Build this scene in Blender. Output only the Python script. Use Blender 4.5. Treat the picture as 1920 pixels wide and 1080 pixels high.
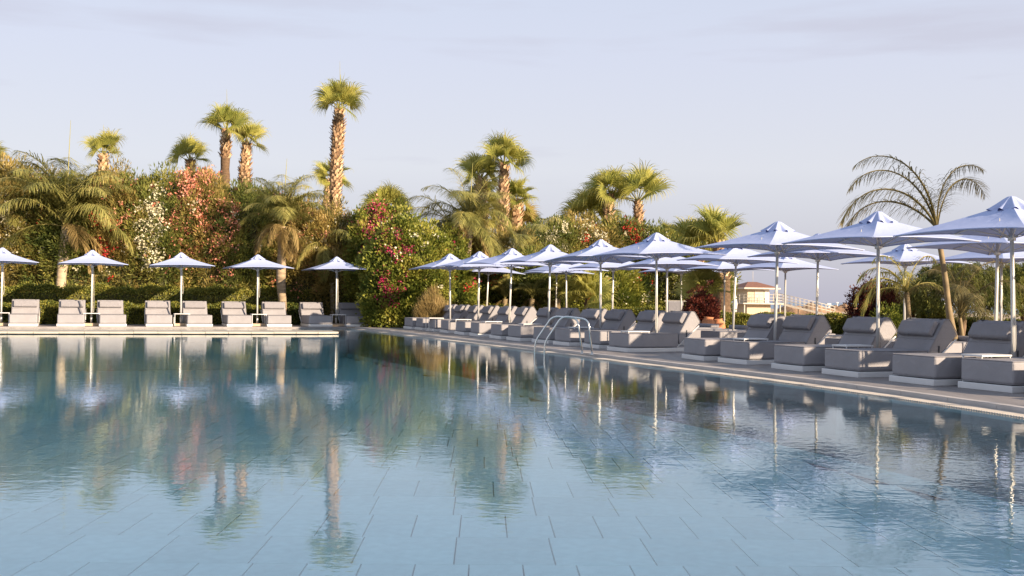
import bpy, bmesh, math, random
import numpy as np
from mathutils import Vector, Matrix
random.seed(7); rng = np.random.default_rng(11)
scene = bpy.context.scene
for o in list(bpy.data.objects): bpy.data.objects.remove(o)
C = scene.collection
R = math.radians

# ------------------------------------------------------------------ camera
F_PX = 2000.0; HC = 1.1                      # focal length in photo pixels (1920 wide), eye height over the water
PITCH = math.atan(20 / F_PX); ROLL = math.atan(0.0125)
fw = Vector((0, math.cos(PITCH), math.sin(PITCH)))
r0 = Vector((1, 0, 0)); u0 = r0.cross(fw)
rt = r0 * math.cos(ROLL) + u0 * math.sin(ROLL); up = rt.cross(fw)
cd = bpy.data.cameras.new('camera'); cam = bpy.data.objects.new('camera', cd); C.objects.link(cam)
cam.matrix_world = Matrix(((rt.x, up.x, -fw.x, 0), (rt.y, up.y, -fw.y, 0), (rt.z, up.z, -fw.z, HC), (0, 0, 0, 1)))
cd.sensor_width = 36; cd.lens = 36 * F_PX / 1920; cd.clip_start = .05; cd.clip_end = 30000
scene.camera = cam
# ------------------------------------------------------------------ sun and sky
SUN_EL = 17.0; SUN_AZ = 129.0                # azimuth clockwise from +Y
s_dir = Vector((math.sin(R(SUN_AZ)) * math.cos(R(SUN_EL)), math.cos(R(SUN_AZ)) * math.cos(R(SUN_EL)), math.sin(R(SUN_EL))))
sl = bpy.data.lights.new('sun', 'SUN'); sl.energy = 5.0; sl.angle = R(.6); sl.color = (1, .80, .58)
so = bpy.data.objects.new('sun', sl); C.objects.link(so); so.location = (20, -20, 30)
so.rotation_euler = s_dir.to_track_quat('Z', 'Y').to_euler()
w = bpy.data.worlds.new('World'); scene.world = w; w.use_nodes = True
nt = w.node_tree; nt.nodes.clear(); N = nt.nodes.new; L = nt.links.new
out = N('ShaderNodeOutputWorld'); bg = N('ShaderNodeBackground'); bg.inputs[1].default_value = .1
sky = N('ShaderNodeTexSky'); sky.sky_type = 'NISHITA'; sky.sun_disc = False
sky.sun_elevation = R(SUN_EL); sky.sun_rotation = R(SUN_AZ); sky.dust_density = 2.0; sky.ozone_density = 2.0
tc = N('ShaderNodeTexCoord'); sep = N('ShaderNodeSeparateXYZ'); L(tc.outputs['Generated'], sep.inputs[0])
ramp = N('ShaderNodeValToRGB'); L(sep.outputs['Z'], ramp.inputs[0]); e = ramp.color_ramp.elements
e[0].position = 0; e[0].color = (0.294, 0.286, 0.341, 1); e[1].position = 1; e[1].color = (.25, .315, .43, 1)
for p, c in ((.045, (0.333, 0.328, 0.375, 1)), (.12, (0.413, 0.413, 0.448, 1)), (.22, (0.387, 0.400, 0.470, 1)), (.48, (.31, .37, .465, 1))):
    q = e.new(p); q.color = c
# thin streaky cloud, stretched level with the horizon
mp = N('ShaderNodeMapping'); mp.inputs['Scale'].default_value = (1.5, 1.5, 13); mp.inputs['Location'].default_value = (3.1, .7, .2)
L(tc.outputs['Generated'], mp.inputs[0])
no = N('ShaderNodeTexNoise'); no.inputs['Scale'].default_value = 1.7; no.inputs['Detail'].default_value = 7; no.inputs['Roughness'].default_value = .52
L(mp.outputs[0], no.inputs[0])
cr = N('ShaderNodeMapRange'); cr.inputs[1].default_value = .53; cr.inputs[2].default_value = .66; cr.inputs[3].default_value = 0; cr.inputs[4].default_value = .55
L(no.outputs[0], cr.inputs[0])
cm = N('ShaderNodeMix'); cm.data_type = 'RGBA'; L(cr.outputs[0], cm.inputs[0]); L(ramp.outputs[0], cm.inputs[6]); cm.inputs[7].default_value = (.33, .32, .375, 1)
sc = N('ShaderNodeVectorMath'); sc.operation = 'SCALE'; sc.inputs['Scale'].default_value = 8.75; L(cm.outputs[2], sc.inputs[0])
mx = N('ShaderNodeMix'); mx.data_type = 'RGBA'; mx.inputs[0].default_value = .9
L(sky.outputs[0], mx.inputs[6]); L(sc.outputs[0], mx.inputs[7]); L(mx.outputs[2], bg.inputs[0]); L(bg.outputs[0], out.inputs[0])
scene.view_settings.view_transform = 'Standard'; scene.view_settings.look = 'None'
scene.view_settings.exposure = 1.10; scene.view_settings.gamma = 1

# ------------------------------------------------------------------ places read off the photograph
def yh(px): return 548 + .0125 * px
def ray(px, py):
    return (fw * F_PX + rt * (px - 960) + up * (540 - py)).normalized()
def P(px, py, z=0.0):
    d = ray(px, py); t = (z - HC) / d.z; return Vector((d.x * t, d.y * t, z))
def PD(px, D, py=None):
    """point seen in column px at distance D (metres ahead); py gives its height"""
    d = ray(px, yh(px) if py is None else py); t = D / d.y
    return Vector((d.x * t, D, HC + d.z * t))

# ------------------------------------------------------------------ helpers
def tag(o, label=None, cat=None, group=None, kind=None):
    if label: o['label'] = label
    if cat: o['category'] = cat
    if group: o['group'] = group
    if kind: o['kind'] = kind
    return o
def empty(name, loc, rz=0, label=None, cat=None, group=None):
    o = bpy.data.objects.new(name, None); C.objects.link(o); o.location = loc; o.rotation_euler = (0, 0, rz)
    o.empty_display_size = .1
    return tag(o, label, cat, group)
def link(name, me, m=None, parent=None, loc=None):
    o = bpy.data.objects.new(name, me); C.objects.link(o)
    if m: 
        if not me.materials: me.materials.append(m)
    if parent: o.parent = parent
    if loc is not None: o.location = loc
    return o
def bm_obj(name, bm, m, parent=None, smooth=False, loc=None):
    me = bpy.data.meshes.new(name); bm.normal_update(); bm.to_mesh(me); bm.free()
    if smooth: me.shade_smooth() if hasattr(me, 'shade_smooth') else None
    return link(name, me, m, parent, loc)
kids = {}
def copy_tree(o, parent=None):
    c = o.copy(); C.objects.link(c)
    if parent: c.parent = parent
    for ch in list(o.children): copy_tree(ch, c)
    return c
def box(bm, c, s, rz=0, bevel=0, seg=2):
    m = Matrix.Translation(c) @ Matrix.Rotation(rz, 4, 'Z') @ Matrix.Diagonal((s[0], s[1], s[2], 1))
    r = bmesh.ops.create_cube(bm, size=1, matrix=m)
    if bevel:
        ed = list({ed for v in r['verts'] for ed in v.link_edges})
        bmesh.ops.bevel(bm, geom=ed, offset=bevel, segments=seg, profile=.5, affect='EDGES')
def prism(bm, pts, y0, y1, bevel=0, seg=2):
    """profile in x,z pulled along y"""
    a = [bm.verts.new((x, y0, z)) for x, z in pts]; b = [bm.verts.new((x, y1, z)) for x, z in pts]
    fs = [bm.faces.new(a), bm.faces.new(b[::-1])]; n = len(pts)
    for i in range(n): fs.append(bm.faces.new((a[i], b[i], b[(i + 1) % n], a[(i + 1) % n])))
    bmesh.ops.recalc_face_normals(bm, faces=fs)
    if bevel:
        bmesh.ops.bevel(bm, geom=list({ed for f in fs for ed in f.edges}), offset=bevel, segments=seg, profile=.5, affect='EDGES')
def tube(bm, pts, rad, n=8, cap=True):
    pts = [Vector(p) for p in pts]; rings = []
    if not hasattr(rad, '__len__'): rad = [rad] * len(pts)
    ref = None
    for i, p in enumerate(pts):
        t = (pts[min(i + 1, len(pts) - 1)] - pts[max(i - 1, 0)]).normalized()
        if ref is None: ref = t.orthogonal().normalized()
        ref = (ref - t * ref.dot(t)).normalized(); b = t.cross(ref)
        rings.append([bm.verts.new(p + (ref * math.cos(2 * math.pi * k / n) + b * math.sin(2 * math.pi * k / n)) * rad[i]) for k in range(n)])
    for a, b in zip(rings, rings[1:]):
        for k in range(n):
            f = bm.faces.new((a[k], a[(k + 1) % n], b[(k + 1) % n], b[k])); f.smooth = True
    if cap: bm.faces.new(rings[0][::-1]); bm.faces.new(rings[-1])
def smooth_path(pts, k=6):
    pts = [Vector(p) for p in pts]; o = []
    for i in range(len(pts) - 1):
        p0 = pts[max(i - 1, 0)]; p1 = pts[i]; p2 = pts[i + 1]; p3 = pts[min(i + 2, len(pts) - 1)]
        for j in range(k):
            t = j / k
            o.append(.5 * ((2 * p1) + (p2 - p0) * t + (2 * p0 - 5 * p1 + 4 * p2 - p3) * t * t + (3 * p1 - p0 - 3 * p2 + p3) * t ** 3))
    return o + [pts[-1]]
def round_path(pts, r=.06, k=5):
    pts = [Vector(p) for p in pts]; o = [pts[0]]
    for a, b, c in zip(pts, pts[1:], pts[2:]):
        u = (a - b); v = (c - b); ru = min(r, u.length * .45); rv = min(r, v.length * .45)
        p = b + u.normalized() * ru; q = b + v.normalized() * rv
        for j in range(k + 1):
            t = j / k; o.append(p * (1 - t) ** 2 + b * 2 * t * (1 - t) + q * t * t)
    return o + [pts[-1]]
def np_mesh(name, verts, quads, rnd=None, tri=False):
    """fast mesh of quads (or tris) with a random number per face"""
    me = bpy.data.meshes.new(name); nv = len(verts); nf = len(quads); k = quads.shape[1]
    me.vertices.add(nv); me.vertices.foreach_set('co', verts.astype(np.float32).ravel())
    me.loops.add(nf * k); me.loops.foreach_set('vertex_index', quads.astype(np.int32).ravel())
    me.polygons.add(nf); me.polygons.foreach_set('loop_start', (np.arange(nf) * k).astype(np.int32))
    if rnd is not None:
        a = me.attributes.new('rnd', 'FLOAT', 'FACE'); a.data.foreach_set('value', rnd.astype(np.float32))
    me.update(calc_edges=True); me.validate()
    return me
def unit(v): return v / (np.linalg.norm(v, axis=1, keepdims=True) + 1e-9)
def leaf_arrays(pos, d, Ln, W, rnd=None):
    n = len(pos); d = unit(d); side = unit(np.cross(d, rng.normal(size=(n, 3)))) * (W / 2)[:, None]
    mid = pos + d * (Ln * .45)[:, None]; tip = pos + d * Ln[:, None]
    nrm = np.cross(d, unit(side)) * (W * .18)[:, None]
    v = np.stack([pos, mid + side + nrm, tip, mid - side + nrm], 1).reshape(-1, 3)
    q = np.arange(n * 4).reshape(-1, 4)
    return v, q, (rng.random(n) if rnd is None else rnd)

# ------------------------------------------------------------------ materials
def newmat(name):
    m = bpy.data.materials.new(name); m.use_nodes = True; return m, m.node_tree, m.node_tree.nodes['Principled BSDF']
def mat(name, col, rough=.6, metal=0, var=.12, vscale=6, bump=0, bscale=60, spec=.4, stretch=(1, 1, 1), wrinkle=0, rand=0):
    m, t, b = newmat(name); n = t.nodes.new; l = t.links.new
    b.inputs['Roughness'].default_value = rough; b.inputs['Metallic'].default_value = metal
    b.inputs['Specular IOR Level'].default_value = spec
    co = n('ShaderNodeTexCoord'); mpn = n('ShaderNodeMapping'); mpn.inputs['Scale'].default_value = stretch; l(co.outputs['Object'], mpn.inputs[0])
    nz = n('ShaderNodeTexNoise'); nz.inputs['Scale'].default_value = vscale; nz.inputs['Detail'].default_value = 5; l(mpn.outputs[0], nz.inputs[0])
    mr = n('ShaderNodeMapRange'); mr.inputs[1].default_value = .3; mr.inputs[2].default_value = .7
    mr.inputs[3].default_value = 1 - var; mr.inputs[4].default_value = 1 + var; l(nz.outputs[0], mr.inputs[0])
    vm = n('ShaderNodeVectorMath'); vm.operation = 'SCALE'; vm.inputs[0].default_value = col[:3]; l(mr.outputs[0], vm.inputs['Scale'])
    if rand:
        oi = n('ShaderNodeObjectInfo'); r2 = n('ShaderNodeMapRange'); r2.inputs[3].default_value = 1 - rand; r2.inputs[4].default_value = 1 + rand; l(oi.outputs['Random'], r2.inputs[0])
        v2 = n('ShaderNodeVectorMath'); v2.operation = 'SCALE'; l(vm.outputs[0], v2.inputs[0]); l(r2.outputs[0], v2.inputs['Scale']); vm = v2
    l(vm.outputs[0], b.inputs['Base Color'])
    if bump:
        n2 = n('ShaderNodeTexNoise'); n2.inputs['Scale'].default_value = bscale; n2.inputs['Detail'].default_value = 4; l(mpn.outputs[0], n2.inputs[0])
        bp = n('ShaderNodeBump'); bp.inputs['Strength'].default_value = 1; bp.inputs['Distance'].default_value = bump
        l(n2.outputs[0], bp.inputs['Height']); l(bp.outputs[0], b.inputs['Normal'])
        if wrinkle:
            n3 = n('ShaderNodeTexNoise'); n3.inputs['Scale'].default_value = 4.5; n3.inputs['Detail'].default_value = 3; n3.inputs['Distortion'].default_value = 1.2; l(co.outputs['Object'], n3.inputs[0])
            b3 = n('ShaderNodeBump'); b3.inputs['Distance'].default_value = wrinkle; l(n3.outputs[0], b3.inputs['Height']); l(b3.outputs[0], bp.inputs['Normal'])
    return m
def leafmat(name, cols, trans=.3, rough=.5, patch=1.2):
    """leaf colours picked per leaf, drifting over the plant"""
    m, t, b = newmat(name); n = t.nodes.new; l = t.links.new
    at = n('ShaderNodeAttribute'); at.attribute_name = 'rnd'
    co = n('ShaderNodeTexCoord'); nz = n('ShaderNodeTexNoise'); nz.inputs['Scale'].default_value = patch; nz.inputs['Detail'].default_value = 2
    geo = n('ShaderNodeNewGeometry'); l(geo.outputs['Position'], nz.inputs[0])
    a1 = n('ShaderNodeMath'); a1.operation = 'MULTIPLY_ADD'; l(nz.outputs[0], a1.inputs[0]); a1.inputs[1].default_value = 1.5; a1.inputs[2].default_value = -.75
    a2 = n('ShaderNodeMath'); a2.operation = 'MULTIPLY_ADD'; l(at.outputs['Fac'], a2.inputs[0]); a2.inputs[1].default_value = .75; a2.inputs[2].default_value = .125
    a3 = n('ShaderNodeMath'); a3.operation = 'ADD'; a3.use_clamp = True; l(a1.outputs[0], a3.inputs[0]); l(a2.outputs[0], a3.inputs[1])
    rp = n('ShaderNodeValToRGB'); l(a3.outputs[0], rp.inputs[0]); el = rp.color_ramp.elements
    el[0].position = 0; el[0].color = (*cols[0], 1); el[1].position = 1; el[1].color = (*cols[-1], 1)
    for i, c in enumerate(cols[1:-1]): q = el.new((i + 1) / (len(cols) - 1)); q.color = (*c, 1)
    l(rp.outputs[0], b.inputs['Base Color']); b.inputs['Roughness'].default_value = rough; b.inputs['Specular IOR Level'].default_value = .25
    tr = n('ShaderNodeBsdfTranslucent'); l(rp.outputs[0], tr.inputs[0]); ms = n('ShaderNodeMixShader'); ms.inputs[0].default_value = trans
    l(b.outputs[0], ms.inputs[1]); l(tr.outputs[0], ms.inputs[2]); l(ms.outputs[0], t.nodes['Material Output'].inputs[0])
    return m
M = {}
M['fabric'] = mat('grey_outdoor_fabric', (.285, .275, .288), .9, wrinkle=.014, rand=.04, var=.07, vscale=3, bump=.004, bscale=90, spec=.1, stretch=(1, 1, 1))
M['pillow'] = mat('grey_pillow_fabric', (.26, .25, .265), .9, wrinkle=.025, rand=.05, var=.06, vscale=4, bump=.006, bscale=14, spec=.1)
M['white'] = mat('white_powder_coat', (.66, .65, .64), .4, var=.04, vscale=3)
M['pole'] = mat('satin_aluminium', (.66, .65, .63), .38, metal=.35, var=.07, vscale=4, stretch=(1, 1, .3))
M['steel'] = mat('polished_steel', (.72, .70, .67), .16, metal=1, var=.05)
M['dark'] = mat('dark_strap', (.045, .05, .06), .7)
M['rope'] = mat('pale_rope', (.55, .52, .45), .9)
M['granite'] = mat('beige_granite', (.47, .36, .25), .8, var=.2, vscale=30, bump=.003)
M['coping'] = mat('pale_coping_stone', (.40, .365, .305), .55, var=.13, vscale=2.5, bump=.002, bscale=40)
M['curb'] = mat('pale_kerb_stone', (.47, .43, .40), .6, var=.08, vscale=5)
M['grate'] = mat('cream_grating', (.42, .385, .35), .6, var=.1, vscale=9)
M['channel'] = mat('channel_concrete', (.30, .28, .27), .7, var=.15)
M['deck'] = mat('grey_brown_deck_tile', (.25, .225, .215), .62, var=.16, vscale=1.6, bump=.002, bscale=35, stretch=(3, .4, 1))
M['soil'] = mat('dry_garden_soil', (.17, .12, .08), .95, var=.3, vscale=1.5, bump=.02, bscale=9)
M['sand'] = mat('beach_sand', (.42, .31, .21), .95, var=.18, vscale=.12, bump=.08, bscale=1.2)
M['rock'] = mat('brown_rock', (.24, .15, .09), .95, var=.4, vscale=.6, bump=.2, bscale=1.5)
M['bark'] = mat('palm_bark', (.13, .08, .045), .9, var=.35, vscale=7, bump=.03, bscale=14, stretch=(1, 1, 2))
M['stub'] = leafmat('leaf_stub_bark', [(.19, .11, .06), (.44, .28, .155), (.62, .45, .28)], .0, .9, 2)
M['palebark'] = mat('pale_smooth_palm_bark', (.42, .33, .22), .85, var=.32, vscale=4, bump=.012, bscale=10, stretch=(1, 1, 3))
M['ringbark'] = mat('grey_brown_ringed_bark', (.30, .225, .145), .9, var=.45, vscale=5, bump=.02, bscale=9, stretch=(.6, .6, 4))
M['greenbark'] = mat('green_gold_palm_stem', (.20, .145, .075), .7, var=.3, vscale=4, stretch=(1, 1, 1.5))
M['wood'] = mat('shrub_branch', (.16, .105, .065), .9, var=.3)
M['terra'] = mat('terracotta', (.50, .20, .09), .8, var=.18, vscale=5)
M['petiole'] = mat('yellow_green_leaf_stalk', (.30, .27, .08), .6, var=.15)
M['oleander'] = leafmat('oleander_leaves', [(.05, .08, .022), (.13, .16, .04), (.25, .255, .06), (.42, .36, .10)], .4)
M['olive'] = leafmat('dry_oleander_leaves', [(.10, .10, .032), (.24, .20, .058), (.41, .31, .095), (.56, .41, .16)], .4)
M['bougain'] = leafmat('bougainvillea_leaves', [(.05, .08, .018), (.15, .18, .03), (.31, .31, .055), (.46, .40, .09)], .35)
M['hedge'] = leafmat('clipped_hedge_leaves', [(.05, .075, .018), (.13, .15, .03), (.26, .25, .045), (.38, .33, .07)], .3)
M['weep'] = leafmat('weeping_tree_leaves', [(.035, .05, .012), (.09, .11, .025), (.19, .19, .04), (.26, .23, .06)], .35)
M['burg'] = leafmat('burgundy_leaves', [(.025, .008, .01), (.075, .018, .016), (.16, .04, .025), (.26, .09, .04)], .3)
M['fan'] = leafmat('fan_palm_leaf', [(.12, .145, .04), (.25, .27, .06), (.40, .38, .09), (.52, .46, .13)], .4, .45, .8)
M['fandry'] = leafmat('dry_fan_palm_leaf', [(.16, .11, .03), (.30, .22, .06), (.40, .31, .10)], .3, .6, .8)
M['feather'] = leafmat('feather_palm_leaflets', [(.13, .14, .045), (.28, .27, .075), (.43, .38, .12), (.58, .48, .19)], .3, .5, .9)
M['featherdry'] = leafmat('dry_palm_leaflets', [(.20, .14, .055), (.36, .26, .10), (.52, .39, .18)], .3, .7, .9)
M['wisp'] = leafmat('thin_grey_green_leaflets', [(.085, .08, .035), (.18, .15, .06), (.30, .235, .11)], .25, .7, .9)
M['fl_white'] = leafmat('cream_flowers', [(.60, .54, .34), (.78, .73, .55)], .25, .6)
M['fl_coral'] = leafmat('coral_flowers', [(.55, .15, .09), (.74, .30, .20), (.80, .45, .33)], .25, .6)
M['fl_red'] = leafmat('red_flowers', [(.40, .015, .018), (.62, .06, .05)], .25, .6)
M['fl_mag'] = leafmat('magenta_bracts', [(.30, .01, .06), (.52, .04, .13), (.62, .14, .20)], .3, .6)
M['core'] = mat('dark_core_fill', (.085, .082, .033), .95, var=.5, vscale=5)  # dark fill of the added cores that keep light from showing through
def canopy_mat():
    m, t, b = newmat('periwinkle_parasol_cloth'); n = t.nodes.new; l = t.links.new
    co = n('ShaderNodeTexCoord'); nz = n('ShaderNodeTexNoise'); nz.inputs['Scale'].default_value = 1.6; nz.inputs['Detail'].default_value = 3
    l(co.outputs['Object'], nz.inputs[0])
    mr = n('ShaderNodeMapRange'); mr.inputs[3].default_value = .93; mr.inputs[4].default_value = 1.07; l(nz.outputs[0], mr.inputs[0])
    vm = n('ShaderNodeVectorMath'); vm.operation = 'SCALE'; vm.inputs[0].default_value = (.41, .465, .68); l(mr.outputs[0], vm.inputs['Scale'])
    l(vm.outputs[0], b.inputs['Base Color']); b.inputs['Roughness'].default_value = .85; b.inputs['Specular IOR Level'].default_value = .1
    n2 = n('ShaderNodeTexNoise'); n2.inputs['Scale'].default_value = 5; n2.inputs['Detail'].default_value = 4; l(co.outputs['Object'], n2.inputs[0])
    bp = n('ShaderNodeBump'); bp.inputs['Strength'].default_value = 1; bp.inputs['Distance'].default_value = .007; n2.inputs['Distortion'].default_value = 1.0; l(n2.outputs[0], bp.inputs['Height']); l(bp.outputs[0], b.inputs['Normal'])
    tr = n('ShaderNodeBsdfTranslucent'); tr.inputs[0].default_value = (.16, .24, .52, 1); ms = n('ShaderNodeMixShader'); ms.inputs[0].default_value = .09
    l(b.outputs[0], ms.inputs[1]); l(tr.outputs[0], ms.inputs[2]); l(ms.outputs[0], t.nodes['Material Output'].inputs[0])
    return m
M['canopy'] = canopy_mat()
def tile_mat():
    m = mat('pale_turquoise_pool_slab', (.90, .95, .94), .7, rand=.05, var=.06, vscale=9)
    return m
M['tile'] = tile_mat()
M['pooldark'] = mat('pool_joint', (.22, .30, .33), .9)
def water_mat(name, tint, s1, s2, amp, calm=True):
    m, t, b = newmat(name); n = t.nodes.new; l = t.links.new; t.nodes.remove(b)
    co = n('ShaderNodeTexCoord'); bp_in = None
    mp1 = n('ShaderNodeMapping'); mp1.inputs['Scale'].default_value = (1, 1.3, 1); mp1.inputs['Rotation'].default_value = (0, 0, R(12)); l(co.outputs['Object'], mp1.inputs[0])
    a = n('ShaderNodeTexNoise'); a.inputs['Scale'].default_value = s1; a.inputs['Detail'].default_value = 2; a.inputs['Distortion'].default_value = .5; l(mp1.outputs[0], a.inputs[0])
    c = n('ShaderNodeTexNoise'); c.inputs['Scale'].default_value = s2; c.inputs['Detail'].default_value = 2; l(mp1.outputs[0], c.inputs[0])
    big = n('ShaderNodeTexNoise'); big.inputs['Scale'].default_value = .16; big.inputs['Detail'].default_value = 2; l(co.outputs['Object'], big.inputs[0])
    mr = n('ShaderNodeMapRange'); mr.inputs[1].default_value = .36; mr.inputs[2].default_value = .62; mr.inputs[3].default_value = .30; mr.inputs[4].default_value = 1.0; l(big.outputs[0], mr.inputs[0])
    h1 = n('ShaderNodeMath'); h1.operation = 'MULTIPLY'; h1.inputs[1].default_value = amp[0]; l(a.outputs[0], h1.inputs[0])
    h2 = n('ShaderNodeMath'); h2.operation = 'MULTIPLY'; h2.inputs[1].default_value = amp[1]; l(c.outputs[0], h2.inputs[0])
    h = n('ShaderNodeMath'); h.operation = 'ADD'; l(h1.outputs[0], h.inputs[0]); l(h2.outputs[0], h.inputs[1])
    bp = n('ShaderNodeBump'); bp.inputs['Distance'].default_value = 1; l(h.outputs[0], bp.inputs['Height']); l(mr.outputs[0], bp.inputs['Strength'])
    fr = n('ShaderNodeFresnel'); fr.inputs[0].default_value = 1.45; l(bp.outputs[0], fr.inputs['Normal'])
    gl = n('ShaderNodeBsdfGlossy'); gl.inputs['Roughness'].default_value = .012; gl.inputs['Color'].default_value = (.97, 1, 1, 1); l(bp.outputs[0], gl.inputs['Normal'])
    tp = n('ShaderNodeBsdfTransparent'); tp.inputs[0].default_value = tint
    ms = n('ShaderNodeMixShader'); l(fr.outputs[0], ms.inputs[0]); l(tp.outputs[0], ms.inputs[1]); l(gl.outputs[0], ms.inputs[2])
    l(ms.outputs[0], t.nodes['Material Output'].inputs[0])
    return m
M['water'] = water_mat('pool_water', (.97, .99, .99, 1), 3.0, 12.0, (.0018, .0012))
def water_body():
    m, t, b = newmat('clear_pool_water_body'); t.nodes.remove(b); tp = t.nodes.new('ShaderNodeBsdfTransparent'); t.links.new(tp.outputs[0], t.nodes['Material Output'].inputs[0])
    for mm in (m, M['water']):
        va = mm.node_tree.nodes.new('ShaderNodeVolumeAbsorption'); va.inputs['Color'].default_value = (.30, .80, .84, 1); va.inputs['Density'].default_value = .078
        mm.node_tree.links.new(va.outputs[0], mm.node_tree.nodes['Material Output'].inputs['Volume'])
    return m
M['waterbody'] = water_body()
def sea_mat():
    m, t, b = newmat('sea_water'); n = t.nodes.new; l = t.links.new
    b.inputs['Base Color'].default_value = (.05, .12, .20, 1); b.inputs['Roughness'].default_value = .25
    co = n('ShaderNodeTexCoord'); nz = n('ShaderNodeTexNoise'); nz.inputs['Scale'].default_value = .35; nz.inputs['Detail'].default_value = 5; l(co.outputs['Object'], nz.inputs[0])
    bp = n('ShaderNodeBump'); bp.inputs['Distance'].default_value = .5; bp.inputs['Strength'].default_value = .8; l(nz.outputs[0], bp.inputs['Height']); l(bp.outputs[0], b.inputs['Normal'])
    return m
M['sea'] = sea_mat()

# ------------------------------------------------------------------ ground, beach, sea
def poly(name, pts, z, m, kind='structure', parent=None):
    bm = bmesh.new(); f = bm.faces.new([bm.verts.new((p[0], p[1], z)) for p in pts])
    bmesh.ops.triangulate(bm, faces=[f]); bmesh.ops.recalc_face_normals(bm, faces=bm.faces)
    for f in bm.faces:
        if f.normal.z < 0: f.normal_flip()
    return tag(bm_obj(name, bm, m, parent), kind=kind)
poly('sea', [(-9000, -9000), (9000, -9000), (9000, 16000), (-9000, 16000)], -1.75, M['sea'])
# beach terrain: one gently lumpy sheet that dips under the sea
gx = np.linspace(-220, 330, 111); gy = np.linspace(-120, 520, 129); X, Y = np.meshgrid(gx, gy)
shore = 215 + (130 - X) * 1.9 * (X < 130) - (X - 130) * .2 * (X >= 130); shore = np.clip(shore, 150, 430)
Z = -.62 + .10 * np.sin(X * .13 + 1) * np.cos(Y * .09) - np.clip((Y - 60) / 160, 0, 1) * .35
Z = Z - np.clip((Y - shore) / 14, 0, 1) * 2.2
Z = np.where((Y < 55) , -.8, Z)
v = np.stack([X, Y, Z], -1).reshape(-1, 3); nx = len(gx); ii = np.arange(len(gy) - 1)[:, None] * nx + np.arange(nx - 1)[None]
inside = (X[:-1, :-1] > -60) & (X[1:, 1:] < 15) & (Y[:-1, :-1] > -15) & (Y[1:, 1:] < 50)   # under the terrace
ii = ii[~inside]
q = np.stack([ii, ii + 1, ii + nx + 1, ii + nx], -1).reshape(-1, 4)
tag(link('beach', np_mesh('beach', v, q), M['sand']), kind='structure')

# pool outline (counter-clockwise): right edge bows gently, far edge is straight
FW1 = P(18, 611.8, .05); FW9 = P(687, 612.6, .05); far_dir = (FW9 - FW1).normalized(); far_n = Vector((-far_dir.y, far_dir.x, 0))
edgeR = [P(1920, 784), P(1780, 764), P(1500, 722), P(1160, 678), P(960, 653.5), P(797, 633.5)]
edgeR = [Vector((6.25, 1.5, 0)), Vector((6.0, 4.0, 0)), Vector((5.55, 7.2, 0)), Vector((4.98, 10.38, 0)), Vector((3.80, 14.25, 0)), Vector((1.88, 19.0, 0)), Vector((-.02, 23.6, 0)), Vector((-2.3, 28.9, 0)), Vector((-4.95, 35.1, 0))]
farL0 = FW1 - far_n * .42; farL0.z = 0
def far_pt(x):  # point on the far pool edge with this X
    t = (x - farL0.x) / far_dir.x; p = farL0 + far_dir * t; p.z = 0; return p
t0 = edgeR[-1]; t1 = edgeR[-2]; dR = (t0 - t1).normalized()
# corner = where both edges meet
A = np.array([[dR.x, -far_dir.x], [dR.y, -far_dir.y]]); bb = np.array([farL0.x - t0.x, farL0.y - t0.y]); sol = np.linalg.solve(A, bb)
corner = t0 + dR * float(sol[0]); corner.z = 0
edgeR_s = smooth_path(edgeR + [corner], 5)
pool = [Vector((-34, 1.5, 0))] + edgeR_s + [far_pt(-34)]
bm = bmesh.new(); cen = sum(pool, Vector()) / len(pool)
ins = [p + (cen - p).normalized() * .004 for p in pool]
wt = [bm.verts.new((p.x, p.y, 0)) for p in ins]; wb = [bm.verts.new((p.x, p.y, -.96)) for p in ins]
ft = bm.faces.new(wt); fb = bm.faces.new(wb[::-1])
for i in range(len(ins)): bm.faces.new((wt[i], wb[i], wb[(i + 1) % len(ins)], wt[(i + 1) % len(ins)])).material_index = 1
fb.material_index = 1; bmesh.ops.triangulate(bm, faces=[ft, fb]); bmesh.ops.recalc_face_normals(bm, faces=bm.faces)
pw = tag(bm_obj('pool_water', bm, M['water']), 'calm rippled blue water of the swimming pool', kind='structure'); pw.data.materials.append(M['waterbody'])
def offset(path, d):
    o = []
    for i, p in enumerate(path):
        t = (path[min(i + 1, len(path) - 1)] - path[max(i - 1, 0)]).normalized(); o.append(p + Vector((t.y, -t.x, 0)) * d)
    return o
# terrace slab around the pool
def ring_slab(name, inner, outer, z, m, thick=.3):
    bm = bmesh.new(); n = len(inner)
    a = [bm.verts.new((p[0], p[1], z)) for p in inner]; b = [bm.verts.new((p[0], p[1], z)) for p in outer]
    a2 = [bm.verts.new((p[0], p[1], z - thick)) for p in inner]; b2 = [bm.verts.new((p[0], p[1], z - thick)) for p in outer]
    for i in range(n - 1):
        bm.faces.new((a[i], b[i], b[i + 1], a[i + 1])); bm.faces.new((a2[i], a[i], a[i + 1], a2[i + 1])); bm.faces.new((b[i], b2[i], b2[i + 1], b[i + 1]))
    bmesh.ops.recalc_face_normals(bm, faces=bm.faces)
    if sum(f.normal.z * f.calc_area() for f in bm.faces) < 0: bmesh.ops.reverse_faces(bm, faces=bm.faces)
    return tag(bm_obj(name, bm, m), kind='structure')
farE = [corner + (far_pt(-34) - corner) * (i / 12) for i in range(13)]
R_off = offset(edgeR_s, .42)
W1, W2 = 8.6, 2.9
deckR_in = offset(edgeR_s, .42); deckR_out = offset(edgeR_s, W1)
ring_slab('pool_deck', deckR_in, deckR_out, .05, M['deck'])
dk_far_in = farE; dk_far_out = [p + far_n * W2 for p in farE]
ring_slab('pool_deck', dk_far_in, dk_far_out, .05, M['deck'])
poly('pool_deck', [corner, dk_far_out[0], deckR_out[-1], deckR_in[-1]], .046, M['deck'])
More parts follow.
